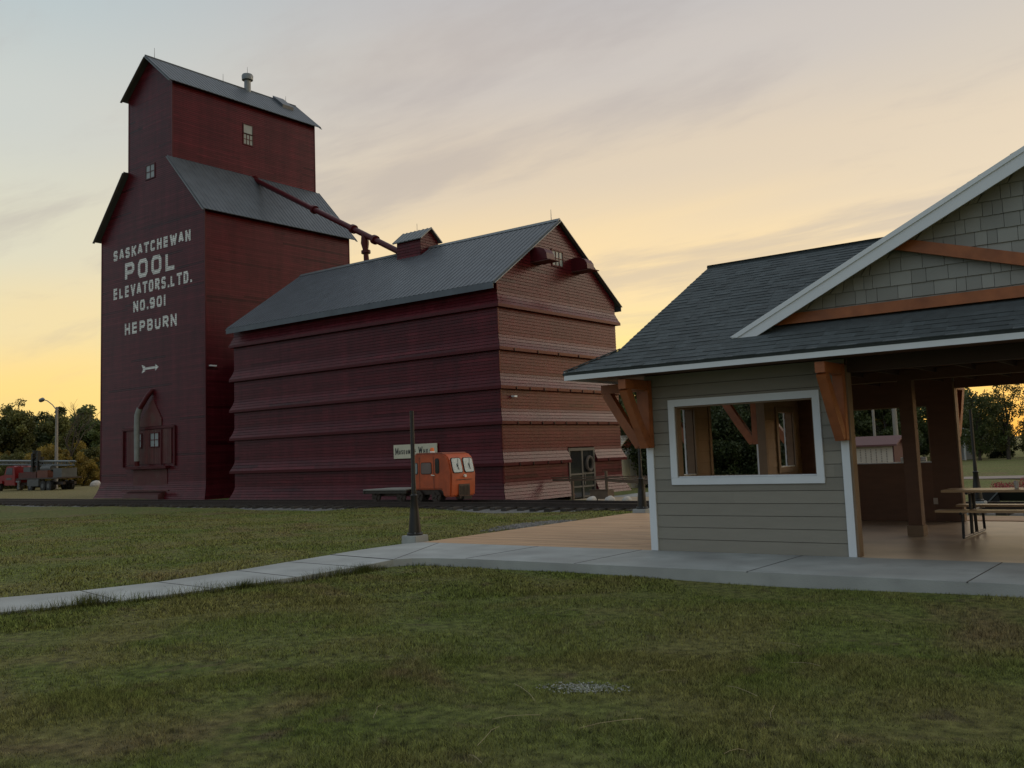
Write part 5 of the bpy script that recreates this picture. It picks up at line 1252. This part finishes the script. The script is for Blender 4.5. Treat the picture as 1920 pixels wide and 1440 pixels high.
# ---------------------------------------------------------------- trees
def tree_meshes(seed, h_, rad, trunk_h, nclump, nleaf, leaf, thin=1.0, cone=0):
    r = np.random.default_rng(seed); rd = random.Random(seed)
    cl = []
    while len(cl) < nclump:
        p = r.uniform(-1, 1, 3)
        if (p**2).sum() > 1: continue
        q = np.array([p[0]*rad, p[1]*rad, trunk_h+(h_-trunk_h)*(p[2]*.5+.5)])
        k = (q[2]-trunk_h)/(h_-trunk_h); lim = rad*(1.05-.55*k**2) if not cone else rad*(1.05-k)
        if math.hypot(q[0], q[1]) > lim*(.8+.3*math.sin(math.atan2(q[1], q[0])*3+seed)): continue
        cl.append((q, rd.uniform(.10,.22)*rad*1.3))
    cl = cl; n = nleaf; idx = r.integers(0, nclump, n); c = np.array([cl[i][0] for i in idx]); cr = np.array([cl[i][1] for i in idx])
    d = r.normal(0, 1, (n, 3)); d /= np.linalg.norm(d, axis=1)[:, None]; pos = c+d*(cr*r.random(n)**.45)[:, None]
    pos[:,2] = np.maximum(pos[:,2], .15)
    a = r.normal(0, 1, (n, 3)); a /= np.linalg.norm(a, axis=1)[:, None]; b = r.normal(0, 1, (n, 3)); b = b-(a*b).sum(1)[:, None]*a; b /= np.linalg.norm(b, axis=1)[:, None]
    s_ = leaf*r.uniform(.6, 1.4, n)[:, None]
    co = np.stack([pos-a*s_*.5, pos+b*s_*.32, pos+a*s_*.5, pos-b*s_*.32], 1).reshape(-1, 3)
    crnd = r.random(nclump)[idx]*.65+r.random(n)*.35
    mb = MB(); mb.tube([(0,0,-.3),(.03*h_*.3,0,trunk_h*.6),(0,.02*h_,h_*.45),(0,0,h_*.8)], [.028*h_,.022*h_,.014*h_,.004*h_], 8)
    for i in range(min(14, nclump)):
        q = cl[i][0]; z0 = lerp(trunk_h*.5, q[2]*.7, .6); mb.tube([(0,0,z0),(q[0]*.5,q[1]*.5,lerp(z0,q[2],.6)),tuple(q)], [.010*h_,.006*h_,.002*h_], 5)
    return co, crnd, mb
TREES = {}
def tree_proto(key, seed, h_, rad, th, ncl, nlf, leaf, mt, cone=0):
    co, rr, mb = tree_meshes(seed, h_, rad, th, ncl, nlf, leaf, cone=cone)
    TREES[key] = (co, rr, mb, mt)
spec = {'a': (11, 9, 4.0, .2, 80, 22000, .30, 'leaf'), 'b': (12, 8, 4.2, .1, 80, 22000, .30, 'leaf'), 'c': (13, 8.5, 3.3, .2, 60, 16000, .28, 'leafm'), 'd': (14, 7, 3.4, .1, 50, 14000, .27, 'leafy'),
        'e': (15, 10.5, 3.0, 1.2, 110, 6500, .22, 'leafm'), 'f': (16, 6, 4.0, .0, 60, 16000, .28, 'leafm'), 'h': (18, 9.5, 4.4, .8, 70, 9000, .30, 'leaf'), 'i': (19, 6.5, 3.6, .0, 110, 24000, .20, 'leafi'), 'g': (17, 9, 4.6, .6, 80, 18000, .27, 'leaf')}
for k, (sd, h_, rad, th, nc, nl, lf, mt) in spec.items(): tree_proto(k, sd, h_, rad, th, nc, nl, lf, M[mt])
built = {}
def place_tree(key, x, y, sc, rz, label, group='trees along the edge of the park', name='tree', cat='tree'):
    z = h1(x, y)-.05
    if key not in built:
        co, rr, mb, mt = TREES[key]; t = D.objects.new(name, None); COL.objects.link(t); t['_o'] = (0,0,0)
        o = raw_mesh('crown', co, 4, mt, rr, 4); o.parent = t; mb.build('trunk', M['bark'], t, smooth=True); built[key] = t
    else: t = copy_tree(built[key])
    t.name = name; t.location = (x,y,z); t.rotation_euler = (0,0,rz); t.scale = (sc,sc,sc); tag(t, label, cat, group); return t
def polar(px_deg, dist): # angle right of +Y
    a = R(px_deg); return dist*math.sin(a), dist*math.cos(a)
TL = []
def row(a0, a1, step, dist, keys, sc, label, djit=6):
    a = a0
    while a < a1:
        d_ = dist+random.uniform(-djit, djit); TL.append((random.choice(keys), *polar(a, d_), sc*random.uniform(.85,1.12), label)); a += step*random.uniform(.8,1.2)
# left of the elevator
row(-72, -60.5, 1.7, 138, 'abg', 1.08, 'tall dark green tree in the wood left of the elevator')
row(-72, -60.5, 2.0, 126, 'cbf', .92, 'olive green tree at the front of the wood left of the elevator')
row(-66, -61, 2.4, 121, 'd', .62, 'low yellowing tree before the wood left of the elevator')
row(-60, -38, 2.6, 150, 'abg', .9, 'tree of the far wood hidden mostly by the elevator')
# behind the annex, seen past the bracket and through the shelter windows
row(-28.6, -19.5, 2.4, 60, 'i', .78, 'dense dark tree with foliage down to the grass, seen through the shelter window', 2)
row(-66.5, -60.8, 1.3, 117, 'f', .62, 'low bushy tree in front of the wood left of the elevator', 2)
row(-38, -12.5, 2.3, 108, 'abgc', .98, 'tall dark tree in the row behind the shelter')
row(-36, -13, 2.9, 96, 'fbc', .88, 'bushy green tree at the front of the row behind the shelter')
row(-21, -14.0, 2.6, 88, 'd', .62, 'yellow green young tree behind the notice shed')
row(-12.2, 13, 1.9, 92, 'if', .54, 'dark tree in the low dense row against the sunset', 3)
row(-11.5, 13, 1.7, 84, 'he', .66, 'sparse tree with sunset glow showing between its leaves', 3)
row(13, 52, 4.2, 95, 'gab', .9, 'tree of the row beyond the right end of the shelter')
for k, x, y, sc, lab in TL: place_tree(k, x, y, sc, random.uniform(0, 6.28), lab, group=lab.replace('tree', 'trees', 1))
for a_, d_, sc_, lb in ((-68.3,113,.42,'small yellow bush above the cab of the drilling truck'),(-64.4,112,.5,'yellow bush just right of the street light pole'),(-62.9,111,.62,'tall yellowing bush between street light and elevator'),(-61.6,112,.5,'olive yellow bush against the left edge of the elevator')): place_tree('d', *polar(a_, d_), sc_, a_, lb, 'yellowing bushes before the wood', 'bush', 'bush')
place_tree('e', *polar(-67.4, 128), 1.06, .4, 'thin leaved tall tree rising above the wood near the street light', 'thin tall trees left of the elevator')
place_tree('e', *polar(-64.9, 128), .98, 2.4, 'slender sparse tree just right of the street light', 'thin tall trees left of the elevator')
def bare(x, y, h_, seed, lab):
    rd = random.Random(seed); mb = MB(); z = h1(x, y)
    def br(p, d, L, r, k):
        q = p+d*L; m_ = p.lerp(q, .5)+Vector((rd.uniform(-.06,.06), rd.uniform(-.06,.06), 0))*L; mb.tube([p, m_, q], [r, r*.8, r*.6], 5)
        if k == 0: return
        for i in range(rd.choice([2,3,3])):
            v = (d+Vector((rd.uniform(-.7,.7), rd.uniform(-.7,.7), rd.uniform(-.1,.5)))).normalized(); br(p.lerp(q, rd.uniform(.55,1)), v, L*rd.uniform(.55,.78), r*.58, k-1)
    br(Vector((x,y,z-.2)), Vector((0,0,1)), h_*.38, .16, 5)
    o = mb.build('bare_tree', M['bark'], origin=(x,y,z)); tag(o, lab, 'tree', 'bare trees left of the elevator')
bare(*polar(-62.3, 118), 11, 3, 'leafless tree with bare branches beside the left wall of the elevator')
bare(*polar(-70.6, 122), 11.5, 5, 'leafless tree with pale bare branches at the far left edge')

for o in D.objects:
    if '_o' in o: del o['_o']
